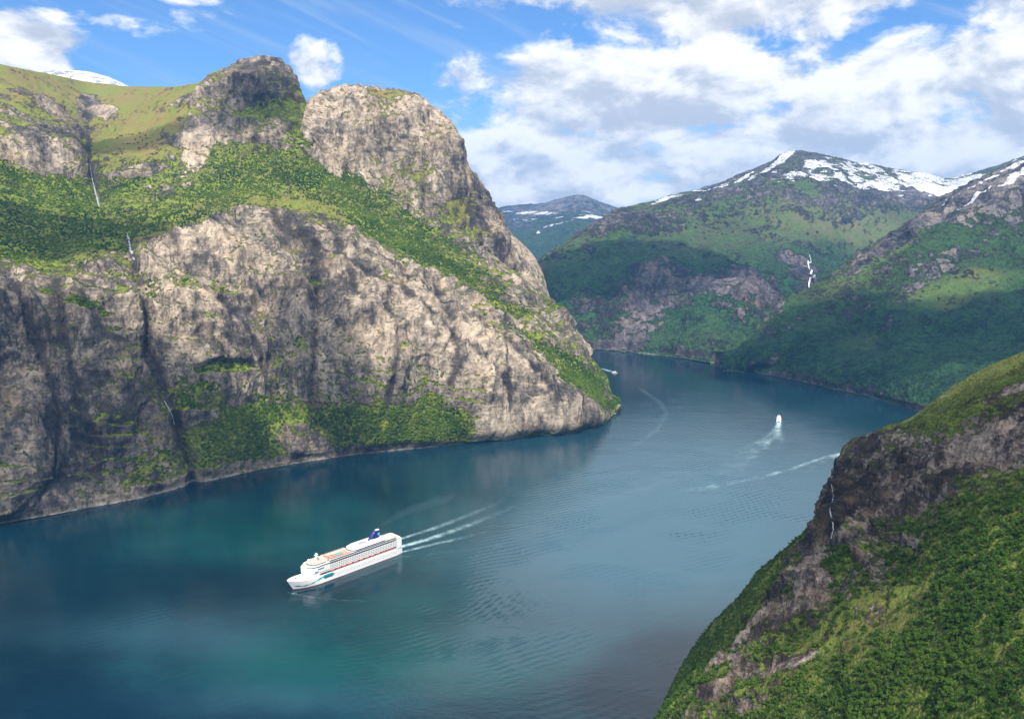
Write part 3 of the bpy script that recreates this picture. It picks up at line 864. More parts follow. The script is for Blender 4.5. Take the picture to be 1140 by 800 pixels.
streak([(443, 609), (480, 599), (520, 585), (575, 563), (640, 540)], 2.0, 8, .95, foam, 2.0, .8)
streak([(444, 600), (480, 589), (530, 570), (610, 535)], 1.6, 7, .6, foam, 1.3)
streak([(320, 659), (345, 664), (385, 668), (440, 668)], 1.2, 4, .35, foam, 1.0)
streak([(440, 620), (520, 612), (620, 598), (700, 575)], 2, 8, .16, foam, .6, .9)
streak([(444, 615), (480, 606), (520, 597), (570, 584)], 1.4, 4, .75, foam, 1.3)
streak([(326, 660), (360, 651), (443, 617)], 1.0, 1.0, .25, foam, .3)
streak([(867, 470), (862, 486), (848, 500), (820, 520), (770, 545)], 2.5, 24, .32, foam, .8, .9)
streak([(867, 472), (852, 488), (830, 500), (790, 512)], 2.5, 14, .28, foam, .9, .8)
streak([(867, 470), (870, 490), (860, 510)], 2.5, 9, .5, foam, 1.4)
streak([(867, 469), (840, 478), (800, 488)], 1, 2, .16, foam, .8)
streak([(867, 469), (900, 478), (948, 500)], 1, 2, .16, foam, .8)
streak([(952, 502), (920, 508), (885, 520), (850, 530), (800, 540), (730, 552)], 2.4, 4.5, .42, foam, .5, 1.0)
streak([(948, 500), (905, 520), (870, 530)], 2.0, 6, .25, foam, .7, .9)
streak([(683, 414), (672, 411), (655, 408)], 1.2, 1.5, 1.0, foam, .8)
streak([(712, 432), (735, 448), (742, 460), (732, 478), (712, 492), (690, 503)], 3, 6, .22, foam, .2, .4)
streak([(768, 455), (764, 470), (745, 483)], 2, 4, .12, foam, .3, .4)
for q in range(9):
    x0, y0 = 600 + 45 * (q % 3) + 8 * q, 560 - 9 * q
    streak([(x0, y0), (x0 + 60, y0 - 16), (x0 + 140, y0 - 34)], 3, 5, .25 * (-1) ** q, calm, .3, .5)
streak([(445, 612), (520, 600), (600, 575), (690, 552), (770, 525)], 3, 7, -.5, calm, .1, .3)
streak([(445, 620), (530, 612), (640, 600), (760, 560)], 5, 12, .3, calm, .2, .3)
streak([(742, 450), (700, 500), (620, 520)], 6, 14, -.3, calm, .2, .3)
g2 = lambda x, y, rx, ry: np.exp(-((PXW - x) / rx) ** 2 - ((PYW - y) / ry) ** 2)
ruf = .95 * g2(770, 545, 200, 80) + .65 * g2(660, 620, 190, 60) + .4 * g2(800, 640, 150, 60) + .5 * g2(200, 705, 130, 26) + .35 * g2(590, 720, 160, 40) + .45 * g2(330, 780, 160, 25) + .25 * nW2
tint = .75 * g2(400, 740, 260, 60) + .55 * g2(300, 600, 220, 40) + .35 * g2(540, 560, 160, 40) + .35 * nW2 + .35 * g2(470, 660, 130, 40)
rip1 = (g2(215, 705, 90, 26) + g2(560, 690, 150, 36) + .8 * g2(450, 735, 110, 40) + .6 * g2(700, 640, 120, 40)) * (.6 + 1.2 * np.clip(nW2 + .3, 0, 1))
rip2 = (g2(680, 600, 200, 30) + .8 * g2(860, 545, 80, 40) + .8 * g2(640, 500, 120, 26) + .5 * g2(330, 785, 140, 22)) * (.5 + 1.2 * np.clip(nW2 + .3, 0, 1))
nr, nc = PXW.shape
VW = PW.reshape(-1, 3)
FW = grid_faces(nr, nc)
wt = NT((lambda m_: (setattr(m_, 'use_nodes', True), m_.node_tree)[1])(bpy.data.materials.new('fjord_water')))
M_water = bpy.data.materials['fjord_water']
pos = wt.n('ShaderNodeNewGeometry').outputs['Position']
at = wt.n('ShaderNodeAttribute', attribute_name='water')
sp = wt.n('ShaderNodeSeparateColor')
wt.put(sp.inputs[0], at.outputs['Color'])
wf, wr, wti, wc = sp.outputs[0], sp.outputs[1], sp.outputs[2], at.outputs['Alpha']
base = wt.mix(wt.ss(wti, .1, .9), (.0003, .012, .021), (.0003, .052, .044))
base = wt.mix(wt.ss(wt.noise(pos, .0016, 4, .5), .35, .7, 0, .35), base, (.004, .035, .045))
base = wt.mix(wt.m('MULTIPLY', wr, .9), base, (.034, .098, .130))  # paler blue paints in part of the bright sky reflection on ruffled water
# long wind ripples, small chop
wv = wt.n('ShaderNodeTexWave', wave_type='BANDS', bands_direction='X', wave_profile='SIN')
wt.put(wv.inputs['Vector'], wt.mapping(pos, (1, 1, 1), rot=(0, 0, math.radians(62))))
wv.inputs['Scale'].default_value = .021
wv.inputs['Distortion'].default_value = 9
wv.inputs['Detail'].default_value = 2.5
wv.inputs['Detail Scale'].default_value = .22
chop = wt.noise(wt.mapping(pos, (1, 1.6, 1), rot=(0, 0, .5)), .11, 5, .62)
chop2 = wt.noise(pos, .5, 3, .6)
sw = wt.noise(wt.mapping(pos, (1, 2.2, 1), rot=(0, 0, -.6)), .018, 3, .5, .6)
wpatch = wt.ss(wt.noise(wt.mapping(pos, (1, 1.8, 1)), .0045, 4, .55, .5), .42, .62, .05, 1.25)
h = wt.m('ADD', wt.m('MULTIPLY', wt.m('MULTIPLY', wv.outputs['Fac'], wpatch), wt.m('ADD', wt.m('MULTIPLY', wr, .55), .06)), wt.m('MULTIPLY', chop, .32))
h = wt.m('ADD', h, wt.m('MULTIPLY', chop2, .07))
h = wt.m('ADD', h, wt.m('MULTIPLY', sw, .42))
ra = wt.n('ShaderNodeAttribute', attribute_name='ripple')
rs = wt.n('ShaderNodeSeparateColor')
wt.put(rs.inputs[0], ra.outputs['Color'])
wob = wt.m('MULTIPLY', wt.noise(pos, .008, 3, .5), 10.0)
wob = wt.m('ADD', wob, wt.m('MULTIPLY', wt.noise(pos, .05, 2, .5), 5.0))
for (cx_, cy_, lam, k) in ((-330, 1500, 13.0, 0), (900, 2300, 15.0, 1)):
    dd_ = wt.v('DISTANCE', pos, (cx_, cy_, 0))
    rw = wt.m('SINE', wt.m('ADD', wt.m('MULTIPLY', dd_, 6.2832 / lam), wob))
    h = wt.m('ADD', h, wt.m('MULTIPLY', wt.m('MULTIPLY', rw, wt.m('MULTIPLY', rs.outputs[k], wpatch)), .20))
bm_ = wt.bump(h, 1.0, .75)
fm = wt.m('MULTIPLY', wf, wt.ss(wt.noise(pos, .09, 5, .7), .2, .6, .4, 1.25))
fmask = wt.ss(fm, .05, 1.1, 0, .85)
rg = wt.m('ADD', .035, wt.m('MULTIPLY', wr, .22))
rg = wt.m('ADD', rg, wt.m('MULTIPLY', wt.m('SUBTRACT', wc, .5), .22))
pb = wt.n('ShaderNodeBsdfPrincipled')
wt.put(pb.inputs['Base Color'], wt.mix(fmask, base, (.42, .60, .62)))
wt.put(pb.inputs['Roughness'], wt.m('ADD', rg, wt.m('MULTIPLY', fmask, .5), clamp=True))
wt.put(pb.inputs['Normal'], bm_)
pb.inputs['IOR'].default_value = 1.333
oo = wt.n('ShaderNodeOutputMaterial')
wt.t.links.new(pb.outputs[0], oo.inputs[0])
water = link_mesh('water', VW, FW, [M_water])
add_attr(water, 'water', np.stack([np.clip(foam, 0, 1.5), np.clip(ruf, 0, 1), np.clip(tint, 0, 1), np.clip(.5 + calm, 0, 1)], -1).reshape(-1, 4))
add_attr(water, 'ripple', np.stack([np.clip(rip1, 0, 1), np.clip(rip2, 0, 1), 0 * rip1, 0 * rip1 + 1], -1).reshape(-1, 4))
water['kind'] = 'structure'
sf = [(-9000, -6000, -1.2), (12000, -6000, -1.2), (12000, 16000, -1.2), (-9000, 16000, -1.2)]
bed = link_mesh('ground', sf, [(0, 1, 2, 3)], [M_water])
bed['kind'] = 'structure'

# ------------------------------------------------------------------ waterfalls
mw = bpy.data.materials.new('white_water')
mw.use_nodes = True
q = NT(mw.node_tree)
ps = q.n('ShaderNodeNewGeometry').outputs['Position']
nz_ = q.noise(q.mapping(ps, (.3, .3, .03)), 1.0, 5, .65)
df = q.n('ShaderNodeBsdfDiffuse')
q.put(df.inputs[0], (.52, .56, .60))
tr = q.n('ShaderNodeBsdfTransparent')
mx = q.n('ShaderNodeMixShader')
q.put(mx.inputs[0], q.ss(nz_, .36, .60, .1, .95))
q.t.links.new(tr.outputs[0], mx.inputs[1])
q.t.links.new(df.outputs[0], mx.inputs[2])
oo = q.n('ShaderNodeOutputMaterial')
q.t.links.new(mx.outputs[0], oo.inputs[0])


mw2 = bsdf_mat('bright_white_water', (.80, .83, .86), .8)


def waterfall(L, pts, w0, w1, label, off=3, mat=None):
    """a braided stream of falling water that follows the rock"""
    P, Nn = [], []
    for (x0, y0), (x1, y1) in zip(pts[:-1], pts[1:]):
        n = max(3, int(math.dist((x0, y0), (x1, y1)) / 2))
        for i in range(n):
            p, nn = L.at(x0 + (x1 - x0) * i / n, y0 + (y1 - y0) * i / n)
            P.append(p); Nn.append(nn)
    P = [sum((P[max(0, min(len(P) - 1, i + k))] for k in (-1, 0, 1)), Vector()) / 3 for i in range(len(P))]
    for _ in range(9):
        P = [P[0]] + [(P[i - 1] + P[i] + P[i + 1]) / 3 for i in range(1, len(P) - 1)] + [P[-1]]
    V, F = [], []
    for i, (p, nn) in enumerate(zip(P, Nn)):
        t = (P[min(i + 1, len(P) - 1)] - P[max(i - 1, 0)]).normalized()
        nn = Vector((nn.x, nn.y, max(0, nn.z))).normalized()
        sd = t.cross(nn).normalized()
        ww = (w0 + (w1 - w0) * i / len(P)) * (.75 + .5 * random.random()) / 2 * min(1, .15 + 5 * i / len(P), .15 + 5 * (1 - i / len(P)))
        for k, hgt in ((-1, 0), (0, 1.2), (1, 0)):
            V.append(p + nn * (off + hgt) + sd * k * ww)
    for i in range(len(P) - 1):
        for k in (0, 1):
            a = i * 3 + k
            F.append((a, a + 1, a + 4, a + 3))
    o = link_mesh('waterfall', V, F, [mat or mw])
    o['kind'] = 'structure'
    o['label'] = label
    return o


waterfall(D, [(97, 190), (103, 205), (112, 236)], 5, 9, 'thin waterfall at the far left of the cliff terraces')
waterfall(D, [(141, 262), (148, 295), (152, 312)], 5, 7, 'thin white waterfall dropping off the terrace of the left cliff')
waterfall(D, [(178, 452), (184, 465), (190, 480)], 3, 5, 'short thread of water low on the left cliff')
waterfall(B, [(886, 300), (880, 314), (876, 326), (873, 340)], 8, 14, 'white waterfall between the two mountains on the right', 50, mw2)
waterfall(B, [(869, 346), (856, 358), (844, 372), (834, 386)], 16, 12, 'broken stream below the waterfall on the right', 26)
waterfall(E, [(962, 530), (958, 560), (955, 590), (951, 618)], .3, .5, 'thin dark gully waterfall on the near cliff', 1)

# ------------------------------------------------------------------ trees
def foliage_mat(name, a, b, c):
    mt = bpy.data.materials.new(name)
    mt.use_nodes = True
    t = NT(mt.node_tree)
    oi = t.n('ShaderNodeObjectInfo').outputs['Random']
    ps = t.n('ShaderNodeNewGeometry')
    rnd = ps.outputs['Random Per Island']
    big = t.noise(ps.outputs['Position'], .05, 3, .6)
    f = t.m('ADD', t.m('MULTIPLY', oi, .25), t.m('MULTIPLY', rnd, .26))
    f = t.m('ADD', f, t.m('MULTIPLY', t.m('SUBTRACT', big, .36), .9))
    f = t.m('ADD', f, t.m('MULTIPLY', t.m('SUBTRACT', t.noise(ps.outputs['Position'], .008, 4, .6), .5), 1.6))
    col = t.ramp(f, [(0, a), (.5, b), (1, c)])
    d = t.n('ShaderNodeBsdfDiffuse')
    t.put(d.inputs[0], col)
    tl = t.n('ShaderNodeBsdfTranslucent')
    t.put(tl.inputs[0], col)
    m_ = t.n('ShaderNodeMixShader')
    m_.inputs[0].default_value = .3
    t.t.links.new(d.outputs[0], m_.inputs[1])
    t.t.links.new(tl.outputs[0], m_.inputs[2])
    o = t.n('ShaderNodeOutputMaterial')
    t.t.links.new(m_.outputs[0], o.inputs[0])
    return mt


M_leaf = foliage_mat('birch_leaves', (.030, .072, .014), (.080, .150, .024), (.155, .225, .040))
M_wood = foliage_mat('distant_leaves', (.022, .055, .008), (.10, .155, .018), (.22, .26, .030))
M_bark = bsdf_mat('bark', (.16, .14, .12), .9)
rng = np.random.default_rng(11)


def leaf_cloud(rg, n, size, h=7.0, wdt=2.6, lobes=8):
    """leaf-sized faces gathered in lobes round a crown"""
    lc = []
    for i in range(lobes):
        a = rg.uniform(0, 6.28)
        rr = rg.uniform(.15, .75) * wdt
        lc.append((math.cos(a) * rr, math.sin(a) * rr, h * rg.uniform(.38, .86), wdt * rg.uniform(.38, .62)))
    lc = np.array(lc)
    k = rg.integers(0, lobes, n)
    d = rg.normal(size=(n, 3))
    d /= np.linalg.norm(d, axis=1, keepdims=True)
    c = lc[k, :3] + d * (lc[k, 3] * rg.uniform(.55, 1.08, n))[:, None] * np.array([1, 1, .95])
    nn = d + rg.normal(size=(n, 3)) * .55
    nn /= np.linalg.norm(nn, axis=1, keepdims=True)
    up = rg.normal(size=(n, 3))
    u = np.cross(nn, up); u /= np.linalg.norm(u, axis=1, keepdims=True)
    v = np.cross(nn, u)
    sz = size * rg.uniform(.6, 1.3, n)[:, None]
    V = np.stack([c - u * sz - v * sz * .6, c + u * sz * .8 - v * sz, c + u * sz + v * sz * .7, c - u * sz * .7 + v * sz], 1).reshape(-1, 3)
    return V, np.arange(n * 4).reshape(-1, 4), lc


def tube(pts, rads, ns=6):
    V, F = [], []
    for p, r in zip(pts, rads):
        for k in range(ns):
            a = 6.2832 * k / ns
            V.append((p[0] + r * math.cos(a), p[1] + r * math.sin(a), p[2]))
    for i in range(len(pts) - 1):
        for k in range(ns):
            F.append((i * ns + k, i * ns + (k + 1) % ns, (i + 1) * ns + (k + 1) % ns, (i + 1) * ns + k))
    return V, F


def pick_spots(L, weight, n, mind, pymax, seed):
    """tree spots spread over the slope, at least mind metres apart"""
    rg = np.random.default_rng(seed)
    nf = L.front
    P = L.P[:nf]
    du = np.linalg.norm(np.gradient(P, axis=1), axis=-1)
    dv = np.linalg.norm(np.gradient(P, axis=0), axis=-1)
    wgt = (weight[:nf] * du * dv * (L.py[:nf] < pymax)).ravel()
    idx = rg.choice(wgt.size, size=min(n * 6, int((wgt > 0).sum())), p=wgt / wgt.sum(), replace=False)
    cells, outp = {}, []
    Pf = P.reshape(-1, 3)
    for i in idx:
        p = Pf[i]
        key = (int(p[0] / mind), int(p[1] / mind))
        ok = True
        for a in (-1, 0, 1):
            for b in (-1, 0, 1):
                for r_ in cells.get((key[0] + a, key[1] + b), ()):
                    if (r_[0] - p[0]) ** 2 + (r_[1] - p[1]) ** 2 + (r_[2] - p[2]) ** 2 < mind * mind:
                        ok = False
        if ok:
            cells.setdefault(key, []).append(p)
            outp.append(i)
            if len(outp) >= n: break
    return np.array(outp)


wE = np.clip(E.veg - .45, 0, .4) * (1 - .85 * sstep(E.grass, .3, .6)) * (sstep(fbm(E.P0, 16, 3, 901), -.35, .05) + .08)
wE *= (E.px < 1230) * (E.px > 705)
sp_ = pick_spots(E, wE, 9000, 1.9, 860, 5)
PE = E.P[:E.front].reshape(-1, 3)[sp_]
PXe, PYe = E.px[:E.front].ravel()[sp_], E.py[:E.front].ravel()[sp_]
low = (PXe - 735) * (.78) + PYe > 800  # below the rib: taller birch wood; above it: low scrub
size_e = np.where(low, rng.uniform(.32, .85, len(sp_)), rng.uniform(.22, .42, len(sp_)))
size_e *= np.where(PYe < 560, .65, 1)
dist = np.linalg.norm(PE - np.array([0, 0, CAMH]), axis=1)
showing = (PXe < 1150) & (PYe < 815)
rank = np.argsort(-(size_e / dist) * showing)
single = rank[:300]
rest = rank[300:]
protos = []
for k in range(6):
    V, F, lc = leaf_cloud(np.random.default_rng(40 + k), 620, .34, h=7.4, wdt=2.7 + .2 * (k % 3), lobes=9)
    crown = bpy.data.meshes.new('crown')
    crown.from_pydata([tuple(v) for v in V], [], [tuple(int(j) for j in f) for f in F])
    crown.materials.append(M_leaf)
    tv, tf = tube([(0, 0, -1.2), (.05, 0, 1.5), (.12, .08, 3.5), (.05, .15, 5.6)], [.2, .16, .11, .04])
    for (x, y, z, r_) in lc[:6]:
        b0 = len(tv)
        v2, f2 = tube([(.08, .05, z * .5), (x * .5, y * .5, z * .75), (x, y, z)], [.08, .05, .02], 4)
        tv += v2
        tf += [tuple(j + b0 for j in f) for f in f2]
    trunk = bpy.data.meshes.new('trunk')
    trunk.from_pydata(tv, [], tf)
    trunk.materials.append(M_bark)
    protos.append((crown, trunk))
for j, i in enumerate(single):
    t = bpy.data.objects.new('birch_tree', None)
    COL.objects.link(t)
    t.empty_display_size = .5
    t.location = PE[i]
    t.rotation_euler = (0, 0, rng.uniform(0, 6.28))
    s_ = size_e[i]
    t.scale = (s_ * rng.uniform(.9, 1.25), s_ * rng.uniform(.9, 1.25), s_)
    tag(t, 'small leafy green birch in the wood on the near right slope', 'tree', 'birches on the near right slope')
    c, tr_ = protos[int(rng.integers(0, 6))]
    for nm, me in (('crown', c), ('trunk', tr_)):
        o = bpy.data.objects.new(nm, me)
        COL.objects.link(o)
        o.parent = t
# the rest of the wood in one mass
VV, FF, base_i = [], [], 0
small = [leaf_cloud(np.random.default_rng(70 + k), 90, .62, h=7.0, wdt=2.9, lobes=7)[:2] for k in range(8)]
for i in rest:
    V, F = small[int(rng.integers(0, 8))]
    a = rng.uniform(0, 6.28)
    R_ = np.array([[math.cos(a), -math.sin(a), 0], [math.sin(a), math.cos(a), 0], [0, 0, 1]])
    VV.append((V @ R_.T) * size_e[i] * np.array([1.1, 1.1, 1]) + PE[i])
    FF.append(F + base_i)
    base_i += len(V)
fo = link_mesh('scrub', np.concatenate(VV), np.concatenate(FF), [M_leaf], smooth=False)
fo['kind'] = 'stuff'
fo['label'] = 'dense birch scrub covering the near right slope'

# woods on the left massif, one crown per tree but countless
ico = bmesh.new()
bmesh.ops.create_icosphere(ico, subdivisions=1, radius=1)
IV = np.array([v.co[:] for v in ico.verts])
IF = np.array([[v.index for v in f.verts] for f in ico.faces])
ico.free()


def wood(L, name, prob, rad, label, seed, vmin=.6):
    rg = np.random.default_rng(seed)
    nf = L.front
    P = L.P[:nf].reshape(-1, 3)
    cov = (L.veg - .5 * sstep(L.grass, .35, .7))[:nf].ravel() + .85 * fbm(P[None], 60, 4, seed)[0]
    ok = (rg.random(len(P)) < prob * sstep(cov, vmin - .1, vmin + .55)) & (P[:, 2] > 5) & (P[:, 2] < 1000)
    pp = P[ok]
    n = len(pp)
    r_ = rg.uniform(.55, 1.15, n) * rad
    jit = 1 + rg.normal(size=(n, len(IV), 1)) * .16
    V = IV[None] * jit * r_[:, None, None] * np.array([1, 1, 1.25]) + (pp + np.array([0, 0, .5]) * r_[:, None])[:, None]
    F = IF[None] + (np.arange(n) * len(IV))[:, None, None]
    o = link_mesh(name, V.reshape(-1, 3), F.reshape(-1, 3), [M_wood], smooth=True)
    o['kind'] = 'stuff'
    o['label'] = label
    print(name, n)
    return o


wood(D, 'wood', .34, 3.3, 'leafy woods on the terraces and foot of the left cliff', 31)

# ------------------------------------------------------------------ ships
def box(V, F, x0, x1, y0, y1, z0, z1):
    b = len(V)
    V += [(x0, y0, z0), (x1, y0, z0), (x1, y1, z0), (x0, y1, z0), (x0, y0, z1), (x1, y0, z1), (x1, y1, z1), (x0, y1, z1)]
    F += [tuple(b + i for i in f) for f in ((0, 3, 2, 1), (4, 5, 6, 7), (0, 1, 5, 4), (1, 2, 6, 5), (2, 3, 7, 6), (3, 0, 4, 7))]


def part(name, parent, V, F, mat, smooth=False):
    me = bpy.data.meshes.new(name)
    me.from_pydata([tuple(v) for v in V], [], F)
    me.materials.append(mat)
    if smooth:
        for p in me.polygons: p.use_smooth = True
    me.update()
    o = bpy.data.objects.new(name, me)
    COL.objects.link(o)
    o.parent = parent
    return o


def boxes(name, parent, bl, mat):
    V, F = [], []
    for b in bl: box(V, F, *b)
    return part(name, parent, V, F, mat)


def outline_block(name, parent, outline, z0, z1, mat, inset=0, taper=0):
    """a deck house from its plan outline"""
    n = len(outline)
    V = [(x, y, z0) for x, y in outline] + [(x - (taper if x > 0 else -taper * .2), y * (1 - inset), z1) for x, y in outline]
    F = [tuple(range(n))[::-1], tuple(range(n, 2 * n))] + [(i, (i + 1) % n, n + (i + 1) % n, n + i) for i in range(n)]
    return part(name, parent, V, F, mat)


def plan(xa, xf, hw, rf=14, ra=4, n=7):
    """plan with rounded front and eased stern corners"""
    o = [(xa, -hw + ra), (xa + ra, -hw)]
    for i in range(n + 1):
        t = -math.pi / 2 + math.pi * i / n
        o.append((xf - rf + rf * math.cos(t), hw * math.sin(t)))
    o += [(xa + ra, hw), (xa, hw - ra)]
    return o


WHT = bsdf_mat('ship_white_paint', (.80, .80, .79), .35)
GLS = bsdf_mat('ship_dark_glass', (.012, .018, .03), .12)
BAL = bsdf_mat('ship_balcony_glass', (.085, .10, .12), .2)
NAVY = bsdf_mat('ship_navy_paint', (.010, .016, .13), .35)
TEAL = bsdf_mat('ship_teal_paint', (.03, .32, .30), .4)
TEALD = bsdf_mat('ship_deep_teal_paint', (.01, .16, .20), .4)
ORG = bsdf_mat('lifeboat_orange', (.72, .12, .03), .45)
TAN = bsdf_mat('deck_tan', (.52, .43, .34), .75)
RUST = bsdf_mat('deck_terracotta', (.40, .20, .13), .75)
RED = bsdf_mat('boot_red', (.35, .03, .02), .5)
POOL = bsdf_mat('pool_water', (.05, .45, .48), .1)
GRY = bsdf_mat('ship_grey', (.33, .34, .35), .6)
LBL = bsdf_mat('funnel_light_blue', (.12, .45, .75), .4)


def hull_halfwidth(x, z, L_, B_):
    """half breadth of the hull at station x (bow +L/2) and height z (0..1 of the side)"""
    h_ = L_ / 2
    bow0 = h_ * (.50 + .14 * z)
    tip = h_ * (.905 + .095 * z)
    if x > bow0:
        t = min(1, (x - bow0) / (tip - bow0))
        return B_ / 2 * (1 - t ** (1.9 + .5 * z)) ** (.85 - .15 * z)
    if x < -h_ * .82:
        t = (-h_ * .82 - x) / (h_ * .18)
        return B_ / 2 * (1 - .16 * t * t)
    return B_ / 2


def make_hull(parent, L_, B_, zt, mats, bowrise=4.0, nst=60):
    zs = [-2.5, .7, 1.0, 2.2, zt * .4, zt * .7, zt]
    V, F, mi = [], [], []
    for i in range(nst + 1):
        x = -L_ / 2 + L_ * i / nst
        for sd in (-1, 1):
            for z in zs:
                zz = max(0, z) / zt
                tip = L_ / 2 * (.905 + .095 * zz)
                xx = min(x, tip)
                rise = bowrise * max(0, (x - L_ * .28) / (L_ * .22)) ** 1.5 * zz
                V.append((xx, sd * max(.05, hull_halfwidth(xx, zz, L_, B_)), z + rise))
    m = len(zs)
    W_ = 2 * m
    for i in range(nst):
        for s_, o_ in ((0, 0), (1, m)):
            for k in range(m - 1):
                a = i * W_ + o_ + k
                f = (a, a + W_, a + W_ + 1, a + 1)
                F.append(f if s_ == 0 else f[::-1])
                mi.append(1 if k == 0 else 0)
        a = i * W_ + m - 1
        F.append((a, a + W_, a + W_ + m, a + m)); mi.append(2 if x_mid(i, nst) > .80 else 0)
    F.append(tuple(range(m - 1, -1, -1)) + tuple(range(m, 2 * m))); mi.append(0)
    b = nst * W_
    F.append(tuple(b + k for k in range(m)) + tuple(b + k for k in range(2 * m - 1, m - 1, -1))); mi.append(0)
    o = part('hull', parent, V, F, mats[0])
    for q_ in mats[1:]: o.data.materials.append(q_)
    for p_, k in zip(o.data.polygons, mi): p_.material_index = k
    return o


def x_mid(i, n):
    return (i + .5) / n


def heading(px0, py0, px1, py1):
    a, b = water_pt(px0, py0), water_pt(px1, py1)
    return a, b, math.atan2((a - b).y, (a - b).x), (a - b).length


bow, stern, rz, LEN = heading(320, 658, 443, 613)
ship = bpy.data.objects.new('cruise_ship', None)
COL.objects.link(ship)
ship.location = (bow + stern) / 2
ship.rotation_euler = (0, 0, rz)
tag(ship, 'large white cruise ship with navy funnel and teal bow painting sailing down the fjord', 'cruise ship')
k_ = LEN / 240.0
ship.scale = (k_, k_, k_)
make_hull(ship, 240, 32, 14, [WHT, RED, WHT], 5)


def drape(name, pts, mat, z_top=14, L_=240, B_=32, off=.12):
    """paint outline (x, z) laid on the port side of the hull as thin sheets"""
    V, F = [], []
    n = len(pts)
    for (x, z0, z1) in pts:
        for j in range(5):
            z = z0 + (z1 - z0) * j / 4
            zz = max(0, min(1, z / z_top))
            V.append((x, hull_halfwidth(x, zz, L_, B_) + off, z + 5 * max(0, (x - L_ * .28) / (L_ * .22)) ** 1.5 * zz))
    for i in range(n - 1):
        for j in range(4):
            a = i * 5 + j
            F.append((a, a + 5, a + 6, a + 1))
    part(name, ship, [(x, -y, z) for x, y, z in V], [f[::-1] for f in F], mat)
    return part(name, ship, V, F, mat)


sw_, sw2 = [], []
for i in range(50):
    x = 34 + i * 1.55
    c_ = 8.5 + 3.0 * math.sin((x - 30) * .075) - (x - 34) * .015
    hw_ = (1.3 + 4.2 * math.exp(-((x - 48) / 11) ** 2)) * min(1, (112 - x) / 10 + .2) * (.75 + .35 * math.sin(x * .5))
    if x < 111: sw_.append((x, max(2.4, c_ - hw_), min(13.6, c_ + hw_)))
drape('painted_wave', sw_, TEAL)
for i in range(16):
    x = 38 + i * 1.3
    r_ = math.sqrt(max(0, 1 - ((x - 47.5) / 10) ** 2)) * 2.3
    sw2.append((x, 9.2 - r_, 9.2 + r_))
drape('painted_spray', sw2, TEALD, off=.2)
# port holes: two thin rows
V, F = [], []
for z in (5.2, 8.2):
    for x in np.arange(-104, 30, 3.4):
        for sd in (-1, 1):
            box(V, F, x, x + 1.2, sd * 16 - .06, sd * 16 + .06, z, z + .9)
part('porthole_rows', ship, V, F, GLS)
# promenade with lifeboats
outline_block('promenade_deck', ship, plan(-112, 76, 12.8, 10), 14, 19.5, BAL)
boxes('promenade_rail', ship, [(-114, 74, s_ * 15.9 - .12, s_ * 15.9 + .12, 14, 15.2) for s_ in (-1, 1)], WHT)
outline_block('foredeck_house', ship, plan(60, 88, 15.2, 14), 14, 22, WHT)
lb = None
for sd in (-1, 1):
    for i, x in enumerate([-62, -49.5, -37, -24.5, -12, .5, 13, 25.5, 38]):
        if lb is None:
            V, F = [], []
            N_ = 9
            for a in range(N_):
                t = -1 + 2 * a / (N_ - 1)
                hw_ = 1.6 * (1 - abs(t) ** 3) + .12
                for (yy, zz) in ((0, -1.3), (hw_ * .8, -.9), (hw_, .1), (hw_ * .8, 1.2), (0, 1.6), (-hw_ * .8, 1.2), (-hw_, .1), (-hw_ * .8, -.9)):
                    V.append((t * 3.9, yy, zz * (1 - .25 * t * t)))
            for a in range(N_ - 1):
                for b_ in range(8):
                    F.append((a * 8 + b_, (a + 1) * 8 + b_, (a + 1) * 8 + (b_ + 1) % 8, a * 8 + (b_ + 1) % 8))
            F += [tuple(range(8)), tuple(range((N_ - 1) * 8, N_ * 8))[::-1]]
            lb = part('lifeboat', ship, V, F, ORG, True)
            lb.location = (x, sd * 15.0, 17.3)
            dv_ = boxes('davit', lb, [(-3.4, -3.0, -.2, .2, -2.6, 2.4), (3.0, 3.4, -.2, .2, -2.6, 2.4)], WHT)
        else:
            c = lb.copy(); COL.objects.link(c)
            c.location = (x, sd * 15.0, 17.3)
            d_ = dv_.copy(); COL.objects.link(d_); d_.parent = c
# orange lower row of tenders and dark openings aft
boxes('tender_rail', ship, [(-100, -70, s_ * 15.3 - .5, s_ * 15.3 + .5, 16.2, 17.1) for s_ in (-1, 1)], ORG)
# balcony decks
for k in range(4):
    z = 19.5 + k * 3.0
    outline_block('balcony_deck', ship, plan(-113 + k * 1.2, 80 - k * .8, 14.4, 14), z, z + 3.0, BAL)
    o_ = outline_block('deck_edge', ship, plan(-115 + k * 1.2, 84 - k * .8, 16.0, 15), z - .28, z + .42, WHT)
    V, F = [], []
    for sd in (-1, 1):
        for x in np.arange(-104, 66, 3.9):
            box(V, F, x, x + .55, min(sd * 14.3, sd * 15.9), max(sd * 14.3, sd * 15.9), z + .42, z + 2.75)
    part('cabin_partitions', ship, V, F, WHT)
boxes('stern_block', ship, [(-117, -106, -15.9, 15.9, 14, 32.5)], WHT)
V, F = [], []
for k in range(5):
    for y in np.arange(-13, 12, 3.2):
        box(V, F, -117.15, -116.9, y, y + 2.2, 15.4 + k * 3.3, 17.2 + k * 3.3)
part('stern_windows', ship, V, F, GLS)
